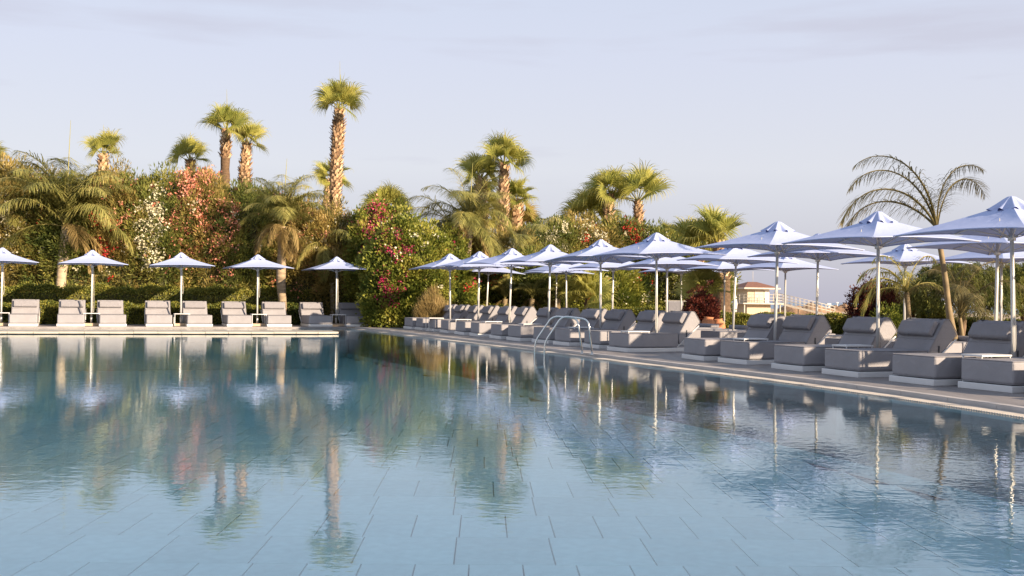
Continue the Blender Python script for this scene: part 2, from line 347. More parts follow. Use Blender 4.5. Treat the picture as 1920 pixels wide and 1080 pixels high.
poly('pool_deck', [(-60, -14), (30, -14), (30, 1.46), (-60, 1.46)], .05, M['deck'])
# garden earth behind the decks
def flat(name, pts, z, m):
    return poly(name, pts, z, m)
o1 = deckR_out[::-1]
flat('garden_ground', [(-60, 60)] + [(-60, far_pt(-60).y + 2)] + [(p.x, p.y) for p in dk_far_out[::-1]] + [(p.x, p.y) for p in o1] + [(22, 1.4), (26, 30), (19, 38), (15, 50), (13, 60)], .02, M['soil'])
# overflow channel, grating and kerb along the right edge
e0 = edgeR_s; kerb_in = offset(e0, .30); kerb_out = offset(e0, .41)
ring_slab('overflow_channel', e0, offset(e0, .3), -.05, M['channel'], .8)
gr = empty('overflow_grating', e0[12], 0, 'long cream slatted overflow grating along the right pool edge', 'grating')
bm = bmesh.new(); inv = -Vector(e0[12])
for a, b in zip(e0, e0[1:]):
    Ld = (b - a).length; t = (b - a).normalized(); nn = Vector((t.y, -t.x, 0)); k = int(Ld / .038)
    for i in range(k):
        c = a + t * (i + .5) * Ld / k + nn * .15
        box(bm, c + inv + Vector((0, 0, .0)), (.024, .28, .024), math.atan2(t.y, t.x))
tag(bm_obj('grating_slats', bm, M['grate'], gr), kind='stuff')
kb = empty('pool_kerb', e0[0], 0, 'pale raised kerb strip between the grating and the right deck', 'kerb')
cum = 0
for i, (a, b, c, d) in enumerate(zip(kerb_in, kerb_in[1:], kerb_out[1:], kerb_out)):
    bm = bmesh.new(); s = Vector((0, 0, 0)) - e0[0]
    g = (b - a) * .004
    lo = [bm.verts.new(p + s + Vector((0, 0, -.3))) for p in (a + g, b - g, c - g, d + g)]; hi = [bm.verts.new(p + s + Vector((0, 0, .062))) for p in (a + g, b - g, c - g, d + g)]
    bm.faces.new(hi)
    for k in range(4): bm.faces.new((lo[k], lo[(k + 1) % 4], hi[(k + 1) % 4], hi[k]))
    bmesh.ops.recalc_face_normals(bm, faces=bm.faces); bm_obj('kerb_stone', bm, M['curb'], kb)
# pool walls and floor
DEPTH = 1.0
bm = bmesh.new(); up_ = [bm.verts.new((p.x, p.y, -.012)) for p in pool]; lo_ = [bm.verts.new((p.x, p.y, -DEPTH)) for p in pool]
for i in range(len(pool)):
    j = (i + 1) % len(pool); bm.faces.new((up_[i], up_[j], lo_[j], lo_[i]))
tag(bm_obj('pool_wall', bm, M['tile']), kind='structure')
fl = poly('pool_floor', pool, -DEPTH - .012, M['pooldark'])
slab_me = {}
def slab(wx, wy):
    if (wx, wy) not in slab_me:
        bm = bmesh.new(); box(bm, (0, 0, 0), (wx - .012, wy - .004, .03)); me = bpy.data.meshes.new('floor_slab'); bm.to_mesh(me); bm.free(); me.materials.append(M['tile']); slab_me[(wx, wy)] = me
    return slab_me[(wx, wy)]
cand = []; th = R(1.5); RH = .95
for r in range(0, 40):
    wdt = .42 if r % 2 == 0 else .80; y0 = 2.2 + r * RH; offx = (r * .37) % wdt
    for c in range(-50, 20):
        x = c * wdt + offx; X_ = x * math.cos(th) - y0 * math.sin(th); Y_ = x * math.sin(th) + y0 * math.cos(th)
        if X_ > 6.8 or X_ < -24: continue
        vis = Y_ > 5.5 and abs(X_) < Y_ * .5 + .4
        cand.append((0 if vis else 1, Y_, X_, wdt))
cand.sort()
def inpool(x, y):
    cnt = False; n = len(pool)
    for i in range(n):
        a, b = pool[i], pool[(i + 1) % n]
        if (a.y > y) != (b.y > y) and x < (b.x - a.x) * (y - a.y) / (b.y - a.y) + a.x: cnt = not cnt
    return cnt
cand = [c for c in cand if inpool(c[2], c[1])]
bm = bmesh.new()
for i, (_, Y_, X_, wdt) in enumerate(cand):
    if i < 280:
        o = link('floor_slab', slab(wdt, RH), None, fl, (X_, Y_, -DEPTH)); o.rotation_euler[2] = th
    else:
        box(bm, (X_, Y_, -DEPTH), (wdt - .012, RH - .004, .03), th)
tag(bm_obj('floor_slabs_beyond', bm, M['tile'], fl), kind='stuff')
# stone ledge standing in the water in front of the far edge
ledge_a = P(637, 627.2, 0); lv = (P(172, 627, 0) - ledge_a).normalized(); ln = Vector((lv.y, -lv.x, 0))
if ln.y < 0: ln = -ln
lg = tag(empty('pool_ledge', ledge_a, 0, 'long low ledge of pale coping stones standing in the water before the far loungers', 'ledge'), kind='structure')
del lg['category']
lw = 1.5; ang = math.atan2(lv.y, lv.x)
bm = bmesh.new(); Ltot = 29
box(bm, lv * (Ltot / 2) + ln * lw / 2 + Vector((0, 0, -.5)), (Ltot, lw - .06, 1.0), ang); bm_obj('ledge_wall', bm, M['tile'], lg)
for i in range(34):
    Ls = .625; bm = bmesh.new(); box(bm, (0, 0, 0), (Ls - .008, lw, .055), 0, .006, 1)
    if i == 0:
        for v_ in bm.verts:
            if v_.co.x < -.1: v_.co.y *= .8; 
    o = bm_obj('coping_stone', bm, M['coping'], lg) if i < 2 else link('coping_stone', st_me, None, lg)
    st_me = o.data
    o.location = lv * (Ls * (i + .5)) + ln * lw / 2 + Vector((0, 0, .045 + .0015 * ((i * 7) % 3))); o.rotation_euler[2] = ang

# ------------------------------------------------------------------ sun loungers
def make_lounger(flat=False):
    """x runs from the foot (0) to the head, y across"""
    W = .40; t = empty('sun_lounger', (0, 0, 0))
    bm = bmesh.new(); box(bm, (.66, 0, .042), (1.36, W * 2 + .03, .082), 0, .006, 1); bm_obj('plinth', bm, M['white'], t)
    bm = bmesh.new(); box(bm, (.61, 0, .235), (1.2, W * 2, .285), 0, .035, 3)
    seat = bm_obj('seat_cushion', bm, M['fabric'], t)
    for zz in (.372, .10):
        x0, x1, y_ = .012, 1.205, W - .004
        pth = round_path([(.6, -y_, zz), (x0, -y_, zz), (x0, y_, zz), (x1, y_, zz), (x1, -y_, zz), (.6, -y_, zz)], .035, 3)
        bm = bmesh.new(); tube(bm, pth, .0055, 4, False); bm_obj('piping', bm, M['pillow'], seat)
    if not flat:
        prof = [(1.21, .345), (1.50, .81), (1.53, .835), (1.60, .82), (1.735, .62), (1.71, .57), (1.36, .22), (1.27, .15), (1.23, .18)]
        bm = bmesh.new(); prism(bm, prof, -W, W, .022, 2); bk = bm_obj('backrest', bm, M['fabric'], t)
        for s in (-1, 1):
            bm = bmesh.new(); tube(bm, round_path([(x, s * W, z) for x, z in prof[:6]], .02, 2), .0055, 4, False); bm_obj('piping', bm, M['pillow'], bk)
        bm = bmesh.new(); tube(bm, [(1.33, -W + .01, .535), (1.33, W - .01, .535)], .006, 4); bm_obj('piping', bm, M['pillow'], bk)
        a = Vector((1.205, 0, .40)); u = Vector((.53, 0, .85)).normalized(); nrm = Vector((-.85, 0, .53))
        bm = bmesh.new(); q0 = [(.255, 0), (.25, .07), (.275, .10), (.46, .105), (.495, .06), (.50, 0)]
        prism(bm, [((a + u * s + nrm * h).x, (a + u * s + nrm * h).z - .045) for s, h in q0], -W * .86, W * .86, .018, 2)
        bm_obj('pillow', bm, M['pillow'], t)
        for s in (-1, 1):
            bm = bmesh.new(); tube(bm, [(1.17, s * (W + .012), .10), (1.70, s * (W + .012), .535)], .012, 6); bm_obj('back_support', bm, M['white'], t)
            bm = bmesh.new(); box(bm, (1.40, s * (W + .006), .36), (.018, .012, .17), 0); bm_obj('strap', bm, M['dark'], t)
            bm = bmesh.new(); box(bm, (1.545, s * W * .78, .832), (.10, .035, .012)); bm_obj('strap', bm, M['dark'], t)
    else:
        bm = bmesh.new(); box(bm, (1.62, 0, .26), (.80, W * 2, .24), 0, .03, 3); bm_obj('backrest', bm, M['fabric'], t)
        bm = bmesh.new(); box(bm, (1.83, 0, .425), (.26, W * 1.7, .09), 0, .03, 2); bm_obj('pillow', bm, M['pillow'], t)
        bm = bmesh.new(); box(bm, (1.62, 0, .11), (.84, W * 2 + .03, .04), 0); bm_obj('back_frame', bm, M['white'], t)
    return t
proto = {}
def place(kind, maker, loc, rz, label, cat, group, sc=1):
    if kind not in proto: proto[kind] = maker(); o = proto[kind]
    else: o = copy_tree(proto[kind])
    o.location = loc; o.rotation_euler = (0, 0, rz); o.scale = (sc, sc, sc)
    return tag(o, label, cat, group)
ORD = ['first', 'second', 'third', 'fourth', 'fifth', 'sixth', 'seventh', 'eighth', 'ninth', 'tenth', 'eleventh', 'twelfth', 'thirteenth', 'fourteenth', 'fifteenth', 'sixteenth', 'seventeenth', 'eighteenth', 'nineteenth', 'twentieth']
ax_far = math.atan2(far_n.y, far_n.x)
farpx = [(18, 68), (108.8, 156.7), (189, 235), (276.7, 321), (352.6, 396.5), (427.5, 469.7), (502.5, 543), (578.5, 619), (648, 687)]
far_lbl = ['sunlit grey lounger at the far left of the row facing the pool', 'sunlit grey lounger just left of the second far parasol pole', 'sunlit grey lounger just right of the second far parasol pole',
           'sunlit grey lounger just left of the third far parasol pole', 'sunlit grey lounger just right of the third far parasol pole', 'sunlit grey lounger left of the fourth far parasol pole, in front of the low hedge',
           'grey lounger before the curved palm trunk, right of the fourth far parasol pole', 'partly shaded grey lounger left of the last far parasol pole', 'grey lounger ending the far row beside the magenta bougainvillea, half in shadow']
for i, (a, b) in enumerate(farpx):
    p = P((a + b) / 2, 612.2, .05)
    # keep the feet on one line
    t = (p - FW1).dot(far_dir); p = FW1 + far_dir * t; p.z = .05
    place('lounger', make_lounger, p, ax_far + R(random.uniform(-3, 3)), far_lbl[i], 'sun lounger', 'loungers in the far row')
o = place('lounger', make_lounger, FW1 - far_dir * .95 + Vector((0, 0, 0)), ax_far, 'mostly hidden lounger at the left picture edge beyond the cropped parasol', 'sun lounger', 'loungers in the far row')
bpy.data.objects.remove  # (kept in frame only by its edge)
rpx = [(757, 616), (778, 617.8), (801, 620), (825, 623), (854, 626.5), (880, 629.5), (918, 634), (951, 637.5), (999.5, 642), (1038, 646), (1093, 651), (1141, 657), (1278, 672), (1349, 679), (1447, 690.6), (1541, 701), (1667, 715), (1797, 727)]
rpos = [P(x, y, .05) for x, y in rpx]
r_lbl = ['shaded grey lounger at the very far end of the right row, beside the bougainvillea', 'second grey lounger of the right row from its far end', 'third grey lounger of the right row from its far end', 'fourth grey lounger of the right row from its far end',
         'fifth grey lounger of the right row from its far end', 'sixth grey lounger of the right row from its far end', 'seventh grey lounger of the right row from its far end, left of the ladder rails', 'eighth grey lounger of the right row, just left of the ladder rails', 'grey lounger seen behind the left rail of the pool ladder', 'grey lounger seen through the steel rails of the pool ladder',
         'grey lounger just right of the steel pool ladder', 'long grey lounger with sunlit side, standing left of the gap in the right row', 'grey lounger right of the gap in the right row, before the beach hut', 'grey lounger right of the parasol pole that stands below the beach hut', 'grey lounger left of the second nearest parasol pole', 'grey lounger right of the second nearest parasol pole, in front of the burgundy bush',
         'grey lounger in front of the leaning feather palm trunk, left of the nearest pole', 'nearest grey lounger, cut off by the right picture edge under the nearest parasol']
row_t = (rpos[-1] - rpos[0]).normalized()
for i, p in enumerate(rpos):
    a = rpos[max(i - 2, 0)]; b = rpos[min(i + 2, len(rpos) - 1)]; t = (b - a).normalized()
    nn = Vector((-t.y, t.x, 0)); nn = nn if nn.x > 0 else -nn
    c = p + t * .41
    place('lounger', make_lounger, c, math.atan2(nn.y, nn.x) + R(random.uniform(-3, 3)), r_lbl[i], 'sun lounger', 'loungers in the right row')
rn = Vector((-row_t.y, row_t.x, 0)); rn = rn if rn.x > 0 else -rn
for k in range(2):  # out of view, added together with the shading parasols
    place('lounger', make_lounger, rpos[-1] + row_t * (1.5 + 1.3 * k), math.atan2(rn.y, rn.x), 'unseen grey lounger added to the right row, %s beyond the right picture edge' % ORD[k], 'sun lounger', 'loungers in the right row')
fl_i = 0
for k in range(14):
    c = rpos[0] + row_t * (1.0 + k * 1.45) + rn * 2.95
    place('flat_lounger', lambda: make_lounger(True), c, math.atan2(rn.y, rn.x), 'flat grey lounger of the second row, %s from the far end, behind the raised ones' % ORD[k], 'sun lounger', 'flat loungers in the second row')

# ------------------------------------------------------------------ side tables
def make_table():
    t = empty('side_table', (0, 0, 0))
    bm = bmesh.new(); box(bm, (0, 0, .41), (.50, .34, .022), 0, .003, 1); bm_obj('table_top', bm, M['white'], t)
    for s in (-1, 1):
        bm = bmesh.new(); tube(bm, round_path([(s * .235, -.15, .40), (s * .235, -.15, .012), (s * .235, .15, .012), (s * .235, .15, .40)], .02), .011, 6); bm_obj('leg', bm, M['white'], t)
    return t

# ------------------------------------------------------------------ parasols
HALF = 1.02
def make_umbrella(seed):
    rnd = random.Random(seed); t = empty('parasol', (0, 0, 0)); TIP = 2.45
    bm = bmesh.new(); box(bm, (0, 0, .045), (.46, .46, .09), 0, .008, 1); bm_obj('base_slab', bm, M['granite'], t)
    bm = bmesh.new(); tube(bm, [(0, 0, .09), (0, 0, .30)], .036, 10); bm_obj('pole_socket', bm, M['pole'], t)
    bm = bmesh.new(); tube(bm, [(0, 0, .2), (0, 0, 1.2), (0, 0, 2.36)], [.027, .026, .024], 12); bm_obj('pole', bm, M['pole'], t)
    # canopy: four tensioned triangular panels with hollow edges
    n = 12; verts = []; faces = []; cz = 1.985; az = 2.37
    bm = bmesh.new()
    for s in range(4):
        a0 = math.pi / 4 + s * math.pi / 2; a1 = a0 + math.pi / 2; rr = HALF * math.sqrt(2)
        c0 = Vector((rr * math.cos(a0), rr * math.sin(a0), cz)); c1 = Vector((rr * math.cos(a1), rr * math.sin(a1), cz)); ap = Vector((0, 0, az))
        rows = []
        for i in range(n + 1):
            u = i / n; row = []
            for j in range(n + 1):
                w_ = j / n; e_ = c0.lerp(c1, w_); bow = 4 * w_ * (1 - w_)
                e_ = Vector((e_.x * (1 - .055 * bow), e_.y * (1 - .055 * bow), e_.z + .035 * bow))
                p = ap.lerp(e_, u); sag = math.sin(math.pi * u) * (.020 + .025 * bow); p.z -= sag
                row.append(bm.verts.new(p))
            rows.append(row)
        for i in range(n):
            for j in range(n):
                f = bm.faces.new((rows[i][j], rows[i + 1][j], rows[i + 1][j + 1], rows[i][j + 1])); f.smooth = True
    bmesh.ops.remove_doubles(bm, verts=bm.verts, dist=.0004)
    cn = []
    for ed in bm.edges:   # creases along the four ribs
        m_ = (ed.verts[0].co + ed.verts[1].co) / 2
        if abs(abs(m_.x) - abs(m_.y)) < .004: ed.smooth = False
    bmesh.ops.recalc_face_normals(bm, faces=bm.faces)
    if sum(f.normal.z for f in bm.faces) < 0: bmesh.ops.reverse_faces(bm, faces=bm.faces)
    cp = bm_obj('canopy', bm, M['canopy'], t)
    # rolled hem round the edge
    for s in range(4):
        a0 = math.pi / 4 + s * math.pi / 2; a1 = a0 + math.pi / 2; rr = HALF * math.sqrt(2)
        c0 = Vector((rr * math.cos(a0), rr * math.sin(a0), cz)); c1 = Vector((rr * math.cos(a1), rr * math.sin(a1), cz)); pts = []
        for j in range(n + 1):
            w_ = j / n; e_ = c0.lerp(c1, w_); bow = 4 * w_ * (1 - w_); pts.append(Vector((e_.x * (1 - .055 * bow), e_.y * (1 - .055 * bow), e_.z + .035 * bow - .004)))
        bm = bmesh.new(); tube(bm, pts, .009, 5); bm_obj('hem', bm, M['canopy'], cp)
    # fluted wind vent
    bm = bmesh.new(); K = 64; prev = None; top = bm.verts.new((0, 0, TIP + .012)); rings = []
    for i, (r_, z_) in enumerate(((.04, TIP), (.08, TIP - .035), (.135, TIP - .09), (.19, TIP - .145), (.225, TIP - .18))):
        ring = []
        for k in range(K):
            a = 2 * math.pi * k / K; sq = 1 / max(abs(math.cos(a + math.pi / 4 * 0)), abs(math.sin(a))) ; sq = 1 + (sq - 1) * .55
            wv = math.sin(a * 8 + seed); amp = (i / 4) ** 1.3
            ring.append(bm.verts.new((r_ * sq * math.cos(a) * (1 + .12 * wv * amp), r_ * sq * math.sin(a) * (1 + .12 * wv * amp), z_ + .03 * wv * amp)))
        rings.append(ring)
    for k in range(K): bm.faces.new((top, rings[0][k], rings[0][(k + 1) % K])).smooth = True
    for a, b in zip(rings, rings[1:]):
        for k in range(K): bm.faces.new((a[k], b[k], b[(k + 1) % K], a[(k + 1) % K])).smooth = True
    bm_obj('vent_cap', bm, M['canopy'], t)
    hub = None
    bm = bmesh.new(); tube(bm, [(0, 0, 1.88), (0, 0, 1.96)], .05, 10); hub = bm_obj('hub', bm, M['pole'], t)
    for s in range(4):
        a0 = math.pi / 4 + s * math.pi / 2; rr = HALF * math.sqrt(2) * .985
        for k2 in range(2):
            a = a0 + k2 * math.pi / 4
            r_ = rr if k2 == 0 else HALF * .9; ze = cz - .012 if k2 == 0 else cz + .03
            bm = bmesh.new(); tube(bm, [(.03 * math.cos(a), .03 * math.sin(a), 2.27), (r_ * .5 * math.cos(a), r_ * .5 * math.sin(a), (2.27 + ze) / 2 - .03), (r_ * math.cos(a), r_ * math.sin(a), ze)], .010, 5); bm_obj('rib', bm, M['pole'], t)
            bm = bmesh.new(); tube(bm, [(.04 * math.cos(a), .04 * math.sin(a), 1.92), (r_ * .48 * math.cos(a), r_ * .48 * math.sin(a), (2.27 + ze) / 2 - .035)], .008, 5); bm_obj('strut', bm, M['pole'], t)
    # hoisting rope, slack loop beside the pole
    bm = bmesh.new(); lo = rnd.uniform(.35, 1.1)
    tube(bm, smooth_path([(.04, -.02, 1.9), (.055, -.03, 1.5), (.07, -.035, lo + .2), (.055, -.045, lo), (.03, -.045, lo + .12), (.033, -.03, 1.4), (.035, -.02, 1.9)], 4), .0055, 5); bm_obj('rope', bm, M['rope'], t)
    bm = bmesh.new(); tube(bm, [(.33, -.62, 2.14), (.36, -.66, 2.05), (.34, -.64, 1.95)], .005, 4); bm_obj('tie_cord', bm, M['rope'], t)
    return t
um_protos = [make_umbrella(k) for k in range(3)]; um_used = [False] * 3; um_n = 0
def umbrella(p, rz, label, group, tilt=None):
    global um_n
    k = um_n % 3; um_n += 1
    if not um_used[k]: o = um_protos[k]; um_used[k] = True
    else: o = copy_tree(um_protos[k])
    o.location = (p.x, p.y, .05); o.rotation_euler = (tilt[0] if tilt else 0, tilt[1] if tilt else 0, rz)
    return tag(o, label, 'parasol', group)
far_rz = math.atan2(far_dir.y, far_dir.x); row_rz = math.atan2(row_t.y, row_t.x)
fu = [(3, 'far parasol cut off by the left picture edge'), (172, 'far parasol in front of the pale lit palm trunk'), (340, 'far parasol in front of the white and coral oleanders, third from the left'),
      (483, 'far parasol left of the curved palm trunk, fourth from the left'), (631, 'last parasol of the far row, beside the bougainvillea')]
tabs = []
for px, lb in fu:
    D0 = 33; 
    # walk out to the line 0.75 m behind the lounger feet
    d = ray(px, yh(px)); base = FW1 + far_n * .62
    a = np.array([[d.x, -far_dir.x], [d.y, -far_dir.y]]); s_ = np.linalg.solve(a, np.array([base.x, base.y])); p = Vector((d.x * s_[0], d.y * s_[0], .05))
    umbrella(p, far_rz + R(random.uniform(-4, 4)), 'periwinkle ' + lb, 'parasols of the far row', (R(random.uniform(-.8, .8)), R(random.uniform(-.8, .8))))
    tabs.append((p - far_n * .25, far_rz, 'small white side table under the %s' % lb.split(',')[0]))
r1 = [(845, 476, 'farthest parasol of the front right row, over the first loungers'), (897, 472, 'second farthest parasol of the front right row'), (955, 466, 'third farthest parasol of the front right row'),
      (1029, 459, 'parasol whose pole stands just left of the ladder top'), (1127, 449, 'parasol whose pole stands just right of the ladder'), (1232, 437, 'parasol with a broad lit panel over the sunlit lounger before the gap'),
      (1453, 416, 'parasol whose pole crosses the beach hut'), (1647, 397, 'large second nearest parasol, pole before the burgundy bush'), (1902, 369, 'nearest parasol, cropped by the right picture edge')]
r1p = []
for px, ty, lb in r1:
    D = 1.4 * F_PX / (yh(px) - ty); p = PD(px, D); r1p.append(p)
    umbrella(p, row_rz + R(random.uniform(-5, 5)), 'periwinkle ' + lb, 'parasols of the front right row', (R(random.uniform(-1.8, 1.8)), R(random.uniform(-1.8, 1.8))))
    tabs.append((p + Vector((-.48, -.28, 0)), row_rz + math.pi / 2, 'small white side table by the pole of the %s' % lb.replace(', over the first loungers','').replace('of the front right row','of the right row').replace('sunlit lounger before the gap','sunlit lounger').replace(', cropped by the right picture edge','').replace('parasol whose pole stands','parasol').replace(', pole before the burgundy bush','').replace('with a broad lit panel over','over').replace('parasol whose pole crosses','parasol before')))
d1 = (r1p[-1] - r1p[-2]).normalized()
for k in range(2):  # out of view, added for the shade they cast on the right row
    umbrella(r1p[-1] + d1 * (2.7 * (k + 1)), row_rz, 'unseen periwinkle parasol added to the front right row, %s beyond the right picture edge' % ORD[k], 'parasols of the front right row')
r2 = [(912, 39), (1063, 35), (1148, 32), (1251, 29.2), (1374, 25), (1531, 21.7), (1866, 17.8)]
for i, (px, D) in enumerate(r2):
    umbrella(PD(px, D), row_rz + R(random.uniform(-5, 5)), 'periwinkle parasol of the middle right row, %s from the far end' % ORD[i], 'parasols of the middle right row', (R(random.uniform(-1.8, 1.8)), R(random.uniform(-1.8, 1.8))))
b2 = PD(1866, 17.8)
for k in range(2): umbrella(b2 + d1 * 2.8 * (k + 1), row_rz, 'unseen periwinkle parasol added to the middle right row, %s beyond the right picture edge' % ORD[k], 'parasols of the middle right row')  # two more added out of view to shade the loungers
r3 = [(1043, 39), (1277, 35), (1358, 32), (1472, 30.3), (1696, 24.9), (1877, 22.7)]
for i, (px, D) in enumerate(r3):
    umbrella(PD(px, D), row_rz + R(random.uniform(-5, 5)), 'periwinkle parasol of the rear right row, %s from the far end' % ORD[i], 'parasols of the rear right row')
for p, rz, lb in tabs:
    place('table', make_table, (p.x, p.y, .05), rz, lb, 'side table', 'white side tables by the parasol poles')

# ------------------------------------------------------------------ pool ladder
lad = empty('pool_ladder', P(1100, 664, .05), 0, 'polished steel pool ladder with two bent handrails at the right edge', 'ladder')
lo_ = lad.location.copy()
railA = [(1003, 665.5, 20.95), (1003, 641, 20.95), (1036, 592.5, 20.87), (1083, 596.5, 20.76), (1092, 663, 20.7)]
railB = [(1021, 667.3, 20.66), (1021, 642.5, 20.66), (1054, 592.5, 20.58), (1103, 598.5, 20.45), (1110.5, 665, 20.37)]
steps = []
for rl in (railA, railB):
    pts = [PD(x, D, y) - lo_ for x, y, D in rl]; pts[0] = pts[0] + Vector((0, 0, -.85)); pts[-1].z = .045 - lo_.z
    steps.append(pts[0])
    bm = bmesh.new(); tube(bm, round_path(pts, .13, 6), .019, 10); rl_ = bm_obj('handrail', bm, M['steel'], lad)
    bm = bmesh.new(); tube(bm, [pts[-1] + Vector((0, 0, .002)), pts[-1] + Vector((0, 0, .02))], .042, 12); bm_obj('floor_flange', bm, M['steel'], rl_)
for k in range(3):
    a = steps[0] + Vector((0, 0, .1 + .26 * k)); b = steps[1] + Vector((0, 0, .1 + .26 * k)); bm = bmesh.new(); tube(bm, [a, b], .03, 6); bm_obj('step', bm, M['steel'], lad)

# ------------------------------------------------------------------ foliage
def blob(c, r, n=3, amp=.15, seed=0, flat_bottom=None):
    bm = bmesh.new(); bmesh.ops.create_icosphere(bm, subdivisions=n, radius=1); rr = random.Random(seed); ph = [rr.uniform(0, 6) for _ in range(6)]
    for v_ in bm.verts:
        p = v_.co; k = 1 + amp * (math.sin(p.x * 4 + ph[0]) * math.sin(p.y * 5 + ph[1]) + math.sin(p.z * 5 + ph[2]) * .6)
        v_.co = Vector((c[0] + p.x * r[0] * k, c[1] + p.y * r[1] * k, c[2] + p.z * r[2] * k))
        if flat_bottom is not None: v_.co.z = max(v_.co.z, flat_bottom)
        
    return bm
def shrub(name, base, rx, ry, h, m, label, cat, group=None, clumps=200, per=45, leaf=(.11, .03), cr=.28, flowers=(), seed=0, core=True, up_b=.5, sqr=2.6, spikes=8, upright=1.0):
    """rounded shrub standing at base: many leaf sprays through the outer crown, darker inside from an added solid dark core"""
    g = np.random.default_rng(seed); t = empty(name, base, 0, label, cat, group); rs = random.Random(seed)
    def surf(n, lo=.80, hi=1.03):
        d = g.normal(size=(n, 3)); d[:, 2] = np.abs(d[:, 2]) * 1.0 - .12; fr = g.random(n) < .45; d[fr, 1] = -np.abs(d[fr, 1]); d = unit(d)
        k = (np.abs(d[:, 0]) ** sqr + np.abs(d[:, 1]) ** sqr + np.abs(d[:, 2]) ** sqr) ** (-1 / sqr)
        lump = 1 + .10 * np.sin(d[:, 0] * 5 + seed) * np.cos(d[:, 2] * 6 + seed * 2) + .05 * np.sin(d[:, 0] * 13 + d[:, 2] * 11 + seed)
        r_ = (lo + (hi - lo) * g.random(n)) * lump * k
        zz = d[:, 2] * r_ * h * .55 + h * .45
        zz = np.where(d[:, 2] < 0, h * .45 + d[:, 2] * r_ * h * .9, zz)
        return np.stack([d[:, 0] * r_ * rx, d[:, 1] * r_ * ry, np.maximum(zz, .12)], 1), d
    c, d = surf(clumps)
    kl = clumps // 3; a_ = g.uniform(math.pi * .95, math.pi * 2.05, kl); zl = g.uniform(.04, .62, kl)
    dl = np.stack([np.cos(a_), np.sin(a_), np.zeros(kl)], 1); kq = (np.abs(dl[:, 0]) ** sqr + np.abs(dl[:, 1]) ** sqr) ** (-1 / sqr) * g.uniform(.84, 1.0, kl)
    c = np.concatenate([c, np.stack([dl[:, 0] * kq * rx, dl[:, 1] * kq * ry, zl * h], 1)]); d = np.concatenate([d, dl])
    if spikes:
        k = g.integers(0, clumps, spikes * 3); k = k[np.argsort(-c[k, 2])][:spikes]; top = c[k].copy(); top[:, 2] += g.random(spikes) * .35 + .1; c = np.concatenate([c, top]); d = np.concatenate([d, d[k]])
    n = len(c) * per; ci = np.repeat(np.arange(len(c)), per)
    rad = g.random(n) ** .6 * cr * (.7 + .6 * g.random(len(c))[ci]); dd = unit(g.normal(size=(n, 3)) + d[ci] * .6)
    pos = c[ci] + dd * rad[:, None]; pos[:, 2] = np.maximum(pos[:, 2], .03)
    ld = unit(dd + np.array([0, 0, up_b]) + d[ci] * .4 + g.normal(size=(n, 3)) * .35)
    sz = .75 + .5 * g.random(n)
    cl = g.random(len(c))[ci] * .5 + g.random(n) * .5
    v_, q_, r_ = leaf_arrays(pos, ld, leaf[0] * sz, leaf[1] * sz * (.8 + .4 * g.random(n)), cl)
    tag(link('foliage', np_mesh('foliage', v_, q_, r_), m, t), kind='stuff')
    if core:
        bm = blob((0, 0, h * .42), (rx * .80, ry * .80, h * .50), 3, .10, seed, .02); bm_obj('dark_core', bm, M['core'], t)  # added solid dark core, stops light passing through the crown
    bm = bmesh.new()
    for k in range(7):
        a = rs.uniform(0, 6.28); e_ = Vector((math.cos(a) * rx * .6, math.sin(a) * ry * .6, h * rs.uniform(.5, .8)))
        tube(bm, [(math.cos(a) * .12, math.sin(a) * .12, -.02), (e_.x * .35, e_.y * .35, e_.z * .5), e_], [.035, .025, .01], 5)
    bm_obj('stems', bm, M['wood'], t)
    for (fm, nf, zone) in flowers:
        fc, fd = surf(nf * 6, .98, 1.10)
        if zone is not None:
            key = ((fc[:, 0] / rx - zone[0]) ** 2 + (fc[:, 2] / h - zone[1]) ** 2); o_ = np.argsort(key + g.random(len(key)) * zone[2])[:nf]; o_ = o_[:max(6, int(nf * .62))]; fc = fc[o_]; fd = fd[o_]
        else: fc = fc[:nf]; fd = fd[:nf]
        m_ = 15; ci = np.repeat(np.arange(len(fc)), m_); nn_ = len(ci)
        pos = fc[ci] + g.normal(size=(nn_, 3)) * (.045 + .07 * g.random(len(fc)))[ci][:, None]
        v_, q_, r_ = leaf_arrays(pos, g.normal(size=(nn_, 3)) + np.array([0, -.2, .2]), .065 + .035 * g.random(nn_), .06 + .025 * g.random(nn_))
        tag(link('flowers', np_mesh('flowers', v_, q_, r_), M[fm], t), kind='stuff')
    return t
def hh(px, py, D): return PD(px, D, py).z
